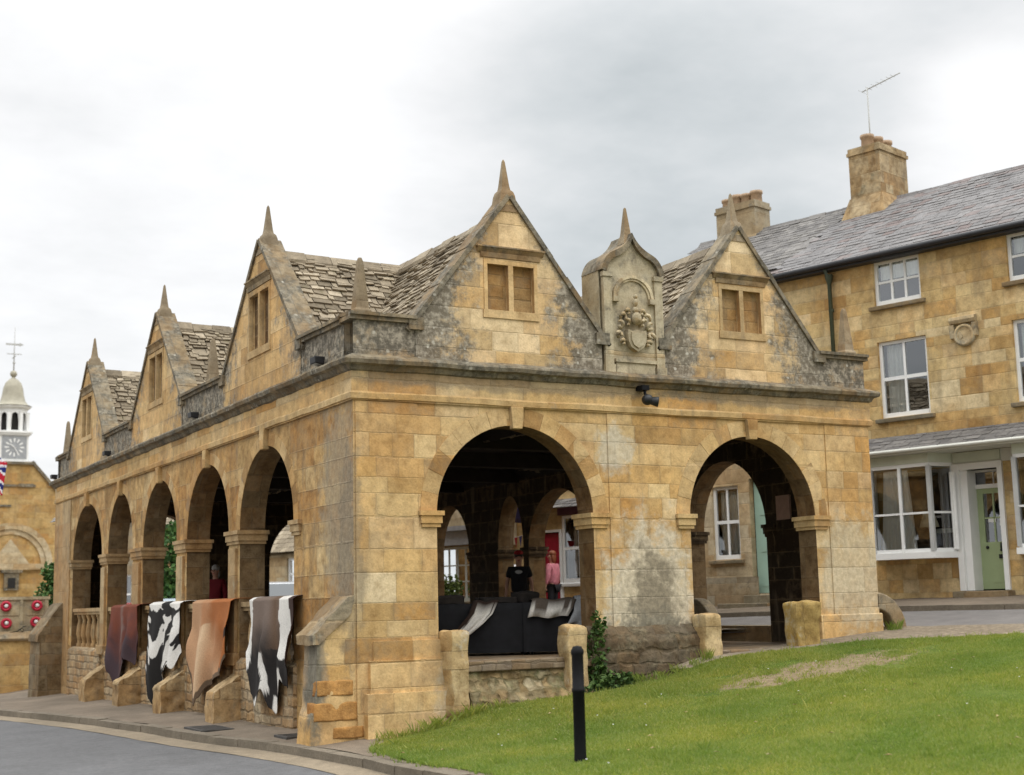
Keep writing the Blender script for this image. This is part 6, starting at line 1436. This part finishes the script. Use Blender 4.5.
drape('spread_hide', T2, [(-.62, .0, .3, .785), (-.62, .0, -.2, .80), (-.62, .02, -.38, .78), (-.66, -.04, -.44, .66), (-.70, -.12, -.45, .54)], 'white edged brown hide laid over the right-hand table', 'cow hide', None, lambda u, v: WHT if v > .74 + .2 * nz(u, v, 9, 3) else (.10, .078, .062))
drape('grey_sheet', T2, [(.05, .72, .34, .80), (.02, .72, -.1, .83), (.0, .72, -.36, .80), (-.03, .70, -.46, .62), (-.12, .60, -.48, .46), (-.16, .45, -.48, .42)], 'pale grey sheet hanging over the right end of the tables', 'sheet', None, lambda u, v: (.36, .37, .385))
for k, (x_, y_, a, c, h_, lab) in enumerate(((2.25, 1.95, .50, .40, .13, 'black folded hide piled at the left end of the tables'), (2.95, 1.75, .55, .42, .09, 'dark brown folded hide in the middle of the tables'), (3.45, 1.75, .36, .34, .16, 'dark rolled hide beside the spread hide on the right-hand table'))):
    o = rock(a, c, h_, 40 + k, .022, 5, 10, .06).build('folded_hide', M['darkhide'], None); o.location = (x_, y_, ZF + .752); o.rotation_euler = (0, 0, -.4 + .2 * k); tag(o, lab, 'cow hide', 'folded hides on the tables')
bx = rock(.34, .24, .10, 9, .004, 1, 6, .03).build('blue_bundle', M['blue'], None); bx.matrix_world = Matrix.Translation((2.35, 2.15, ZF + .755)); tag(bx, 'folded blue cloth lying on the black table', 'cloth')

# ------------------------------------------------------------------ people
def skin_mesh(name, verts, edges, radii, mat, par, roots=(0,), sub=2):
    me = bpy.data.meshes.new(name); me.from_pydata(verts, edges, []); me.materials.append(mat); o = bpy.data.objects.new(name, me); COL.objects.link(o); o.parent = par
    sk = o.modifiers.new('skin', 'SKIN'); sk.use_smooth_shade = True
    lay = me.skin_vertices[0].data
    for i, r in enumerate(radii): lay[i].radius = (r, r) if isinstance(r, (int, float)) else r; lay[i].use_root = i in roots
    sm = o.modifiers.new('sub', 'SUBSURF'); sm.levels = 1; sm.render_levels = sub; return o
def person(label, loc, rz, H=1.68, top='pinkcloth', legs='trouser', hair='hair_red', long_hair=True, arms=None, seated=False, cap=None, lean=0.0, print_=False, bag=False, group=None):
    p = thing('person', label, 'person', loc, rz, group); k = H / 1.70
    V, E, Rd = [], [], []
    def add(co, r, par=None):
        V.append(tuple(c * k for c in co)); Rd.append(tuple(q * k for q in r) if isinstance(r, tuple) else r * k)
        if par is not None: E.append((par, len(V) - 1))
        return len(V) - 1
    hz = .47 if seated else .92; up = .0 if not seated else -.45; ly = lambda z: -lean * max(0, z - hz)
    def U(x, y, z): return (x, y + ly(z + up), z + up)
    pel = add(U(0, 0, .93), (.145, .105)); spn = add(U(0, .01, 1.10), (.125, .095), pel); chs = add(U(0, .0, 1.29), (.15, .11), spn); nk0 = add(U(0, .01, 1.42), .058, chs); nk = add(U(0, -.005, 1.49), .052, nk0)
    hd = add(U(0, -.025, 1.575), (.077, .088), nk); hd2 = add(U(0, -.01, 1.655), (.070, .085), hd)
    AR_ = arms or {-1: ((-.24, .02, 1.12), (-.26, -.06, .88)), 1: ((.24, .02, 1.12), (.26, -.06, .88))}
    sleeves = []; roots = [pel]; fing = []
    for s in (-1, 1):
        sh_ = add(U(s * .175, .01, 1.375), .058, chs); el, wr_ = AR_[s]; e = add(U(*el), .040, sh_); w = add(U(*wr_), .027, e); sleeves.append((V[sh_], V[e], V[w]))
        d_ = (Vector(V[w]) - Vector(V[e])).normalized(); hp = Vector(V[w]) / k + d_ * .05; pm = add(tuple(hp), (.036, .020), w); pe = add(tuple(hp + d_ * .04), (.034, .018), pm)
        fing.append((hp, d_, s))
    leg = []
    for s in (-1, 1):
        if seated:
            h = add(U(s * .09, -.02, .91), .085, pel); kn = add((s * .12, -.44, .50), .058, h); an = add((s * .12, -.42, .10), .040, kn); to = add((s * .13, -.56, .04), .036, an)
        else:
            h = add((s * .085, 0, .86), .088, pel); kn = add((s * .10, -.015, .49), .058, h); an = add((s * .11, .02, .10), .040, kn); to = add((s * .125, -.12, .04), .036, an)
        leg.append((V[h], V[kn], V[an], V[to]))
    for hp, d_, s in fing:        # five fingers per hand, each its own short chain rooted in the palm
        side = Vector((0, 1, 0)) - d_ * d_.y; side.normalize(); inn = d_.cross(side)
        for q, (off, ln) in enumerate(((.026, .062), (.009, .072), (-.009, .068), (-.026, .052))):
            b0 = hp + d_ * .03 + side * off; a = add(tuple(b0), .0085); roots.append(a); m_ = add(tuple(b0 + d_ * (.03 + ln * .45)), .0085, a); add(tuple(b0 + d_ * (.03 + ln * .85) + inn * .02 * s), .0075, m_)
        b0 = hp - d_ * .01 + side * .03; a = add(tuple(b0), .010); roots.append(a); m_ = add(tuple(b0 + side * .03 + d_ * .02), .0095, a); add(tuple(b0 + side * .035 + d_ * .05), .0085, m_)
    skin_mesh('body', V, E, Rd, M['skin'], p, roots)
    # clothes
    v = [V[pel], V[spn], V[chs], V[nk0]]; r = [(.185 * k, .145 * k), (.17 * k, .138 * k), (.195 * k, .150 * k), .092 * k]; e = [(0, 1), (1, 2), (2, 3)]
    v[0] = tuple(Vector(v[0]) - Vector((0, 0, .06 * k)))
    for (sh_, el, wr_) in sleeves:
        i = len(v); lng = top in ('pinkcloth', 'pinkpattern', 'darkred'); v += [sh_, el if lng else tuple(Vector(sh_) * .35 + Vector(el) * .65)]; r += [.082 * k, .062 * k if lng else .066 * k]; e += [(2, i), (i, i + 1)]
        if lng: v.append(tuple(Vector(el) * .2 + Vector(wr_) * .8)); r.append(.042 * k); e.append((i + 1, i + 2))
    skin_mesh('top', v, e, r, M[top], p, (0,))
    v = [tuple(Vector(V[pel]) - Vector((0, 0, .02)))]; r = [(.155 * k, .118 * k)]; e = []
    for (h, kn, an, to) in leg: i = len(v); v += [h, kn, tuple(Vector(an) + Vector((0, 0, .02)))]; r += [.100 * k, .074 * k, .062 * k]; e += [(0, i), (i, i + 1), (i + 1, i + 2)]
    skin_mesh('trousers', v, e, r, M[legs], p, (0,))
    for (h, kn, an, to) in leg:
        s = MB(); a, t = Vector(an), Vector(to); s.tube([tuple(a + Vector((0, .05, -.05))), tuple(a + Vector((0, 0, -.045))), tuple(t + Vector((0, -.02, 0))), tuple(t + Vector((0, -.07, -.005)))], [.03 * k, .046 * k, .046 * k, .02 * k], 10); s.build('shoe', M['black'], p)
    hc = Vector(V[hd2])
    hb = MB(); hb.ball(tuple(hc + Vector((0, .018, .018)) * k), (.088 * k, .096 * k, .088 * k), 12, 8)
    if long_hair: hb.ball(tuple(hc + Vector((0, .055, -.09)) * k), (.088 * k, .055 * k, .13 * k), 12, 8)
    hb.build('hair', M[hair], p)
    if cap: c = MB(); c.ball(tuple(hc + Vector((0, .005, .045)) * k), (.091 * k, .10 * k, .055 * k), 12, 7); c.ball(tuple(hc + Vector((0, -.11, .035)) * k), (.07 * k, .07 * k, .012 * k), 10, 5); c.build('cap', M[cap], p)
    f = MB(); fc_ = Vector(V[hd]); f.ball(tuple(fc_ + Vector((0, -.098, .025)) * k), (.013 * k, .02 * k, .024 * k), 8, 6); f.build('nose', M['skin'], p)
    for s in (-1, 1):
        f = MB(); f.ball(tuple(fc_ + Vector((s * .030, -.084, .050)) * k), .011 * k, 8, 6); f.build('eye', M['hair_dark'], p); f = MB(); f.ball(tuple(fc_ + Vector((s * .080, .0, .035)) * k), (.014 * k, .022 * k, .032 * k), 8, 6); f.build('ear', M['skin'], p)
    f = MB(); f.ball(tuple(fc_ + Vector((0, -.084, -.022)) * k), (.024 * k, .01 * k, .007 * k), 8, 5); f.build('mouth', M['reddoor'], p)
    if print_: f = MB(); f.ball(tuple(Vector(V[chs]) + Vector((0, -.118, .04)) * k), (.075 * k, .012 * k, .04 * k), 10, 5); f.build('shirt_print', M['grey_print'], p)
    return p
# woman in pink by the red door
x, y = 9.97, 11.97; person('woman in a pink top and black trousers with auburn hair walking by the red door', (x, y, g(x, y) + .0), .5 + pi, 1.62)
person('man in a black printed t-shirt and red cap standing behind the market tables', (7.05, 8.35, ZF + .012), -.55, 1.74, 'blackshirt', 'trouser', 'hair_dark', False, cap='cap_red', print_=True)
x, y = 9.42, 13.15; person('person in a white shirt with a bare forearm leaning past the dark pier', (x, y, g(x, y)), -.8, 1.72, 'whitecloth', 'denim', 'hair_dark', False, arms={-1: ((-.26, -.04, 1.13), (-.22, -.28, 1.02)), 1: ((.27, -.02, 1.12), (.34, -.10, .86))})
person('person in a dark red top standing in shadow behind the tan hide', (2.30, 13.2, ZF + .012), -.75, 1.66, 'darkred', 'trouser', 'hair_grey', True)
x, y = hw(-15.35, 1.0); zb_ = g(x, y) + .035
person('seated person in pink and white on the wooden bench by the grey shop', (x, y, zb_), .9, 1.66, 'pinkpattern', 'denim', 'hair_grey', True, seated=True, arms={-1: ((-.24, -.12, 1.14), (-.14, -.34, 1.02)), 1: ((.24, -.12, 1.14), (.14, -.34, 1.02))})
be = thing('bench', 'wooden bench in front of the grey shop window', 'bench', (x, y + .02, zb_), .9)
for i in range(4): t = MB(); t.box(-.65, .65, -.24 + i * .11, -.15 + i * .11, .42, .45); t.build('seat_slat', M['terracotta'], be, bevel=.006)
for i in range(3): t = MB(); t.box(-.65, .65, .22 + i * .015, .245 + i * .015, .55 + i * .12, .63 + i * .12); t.build('back_slat', M['terracotta'], be, bevel=.006)
for sx in (-.55, .55):
    t = MB(); t.box(sx - .03, sx + .03, -.22, -.16, 0, .42); t.build('leg', M['terracotta'], be, bevel=.006); t = MB(); t.hexa([(sx - .03, .17, 0), (sx + .03, .17, 0), (sx + .03, .23, 0), (sx - .03, .23, 0), (sx - .03, .27, .92), (sx + .03, .27, .92), (sx + .03, .31, .92), (sx - .03, .31, .92)]); t.build('leg', M['terracotta'], be, bevel=.006)
# blue banner and bunting across the far arches
x, y, z = 9.2, 11.6, 3.95; bn = MB()
for i in range(12):
    for j in range(4):
        P_ = lambda a, c: (.02 * sin(a * .9) + x, y - .7 + 1.4 * a / 12, z - .42 * c / 4 - .05 * sin(pi * a / 12))
        bn.face([P_(i, j), P_(i + 1, j), P_(i + 1, j + 1), P_(i, j + 1)], smooth=True)
o = bn.build('banner', M['blue'], None); o.modifiers.new('s', 'SOLIDIFY').thickness = .008; tag(o, 'dark blue banner hung across the street beyond the dark piers', 'banner')
bt = thing('bunting', 'string of red white and blue pennants across the street beyond the arches', 'bunting', (9.3, 13.0, 0))
t = MB(); cv = lambda s: (.0 + .9 * s, -1.9 + 5.0 * s, 3.45 - .9 * s * (1 - s)); t.tube([cv(i / 20) for i in range(21)], .006, 5); t.build('string', M['white'], bt)
for i in range(16):
    a, c = Vector(cv((i + .15) / 16)), Vector(cv((i + .85) / 16)); m_ = (a + c) / 2 - Vector((0, 0, .26)); t = MB(); t.face([tuple(a), tuple(c), tuple(m_)]); o = t.build('pennant', (M['cap_red'], M['white'], M['blue'])[i % 3], bt); o.modifiers.new('s', 'SOLIDIFY').thickness = .004

# ------------------------------------------------------------------ parked cars beyond the far arches
def car(label, loc, rz, paintm):
    c = thing('parked_car', label, 'car', loc, rz, 'cars parked beyond the hall')
    prof = [(-2.05, .32), (-2.08, .55), (-2.02, .78), (-1.15, .92), (-.45, 1.42), (.2, 1.50), (1.05, 1.46), (1.75, 1.02), (2.02, .95), (2.08, .6), (2.02, .30)]
    mb = MB(); secs = []
    for (w, pr) in ((-.84, .94), (-.80, 1.0), (.80, 1.0), (.84, .94)):
        secs.append([(x_, w * (1 if z_ < .95 else .82), .30 + (z_ - .30) * pr) for x_, z_ in prof])
    for a, d_ in zip(secs, secs[1:]):
        for i in range(len(prof) - 1): mb.face([a[i], a[i + 1], d_[i + 1], d_[i]], smooth=False)
    mb.face(secs[0]); mb.face(list(reversed(secs[-1]))); mb.face([secs[0][0], secs[-1][0], secs[-1][-1], secs[0][-1]])
    body = mb.build('body', paintm, c, bevel=.04)
    t = MB(); t.face([(-1.12, -.64, .985), (-1.12, .64, .985), (-.50, .58, 1.42), (-.50, -.58, 1.42)]); t.build('windscreen', M['carglass'], body); t = MB(); t.face([(1.15, -.58, 1.43), (1.15, .58, 1.43), (1.68, .62, 1.09), (1.68, -.62, 1.09)]); t.build('rear_window', M['carglass'], body)
    for s in (-1, 1):
        t = MB(); y0, y1 = s * .715, s * .69
        t.face([(-.98, y0, .98), (.25, y0, .98), (.25, y1, 1.42), (-.42, y1, 1.40)]); t.face([(.32, y0, .98), (1.5, y0, 1.0), (1.0, y1, 1.39), (.32, y1, 1.42)]); o = t.build('side_window', M['carglass'], body); o.modifiers.new('s', 'SOLIDIFY').thickness = .02
        t = MB(); t.ball((-.92, s * .92, 1.0), (.06, .10, .07)); t.build('wing_mirror', paintm, c)
        t = MB(); t.ball((-2.0, s * .62, .68), (.10, .17, .08)); t.build('headlight', M['lamplens'], c); t = MB(); t.ball((2.03, s * .66, .78), (.06, .13, .09)); t.build('tail_light', M['cap_red'], c)
        for wx in (-1.28, 1.28):
            t = MB(); t2 = MB(); t2.lathe([(.20, -.10), (.31, -.10), (.33, -.06), (.33, .06), (.31, .10), (.20, .10)], (0, 0), 20); t.add(t2, lambda q: (wx + q[0], s * .76 + q[2], .33 + q[1])); wo_ = t.build('wheel', M['tyre'], c)
            t = MB(); t2 = MB(); t2.lathe([(0, s * .07), (.06, s * .09), (.20, s * .07), (.21, s * .04)], (0, 0), 16); t.add(t2, lambda q: (wx + q[0], s * .76 + q[2], .33 + q[1])); t.build('rim', M['chrome'], wo_)
    t = MB(); t.box(-2.12, -1.98, -.7, .7, .34, .5); t.box(-2.11, -2.03, -.45, .45, .56, .68); t.build('grille', M['black'], c, weld=False, bevel=.02); t = MB(); t.box(-2.135, -2.12, -.26, .26, .38, .48); t.build('number_plate', M['white'], c); return c
M['p_silver'] = paint('silver_car_paint', (.42, .43, .45)); M['p_white'] = paint('pale_blue_car_paint', (.55, .62, .70)); M['p_red'] = paint('red_car_paint', (.42, .012, .03))
for lab, (x, y), rz, pm_ in (('silver car parked beyond the nearest side arch', (7.35, 23.2), 1.1, M['p_silver']), ('pale blue car parked beyond the piebald hide', (5.5, 28.0), 1.0, M['p_white']), ('red car parked beyond the dark brown hide', (4.35, 31.2), 1.2, M['p_red'])): car(lab, (x, y, g(x, y)), rz, pm_)
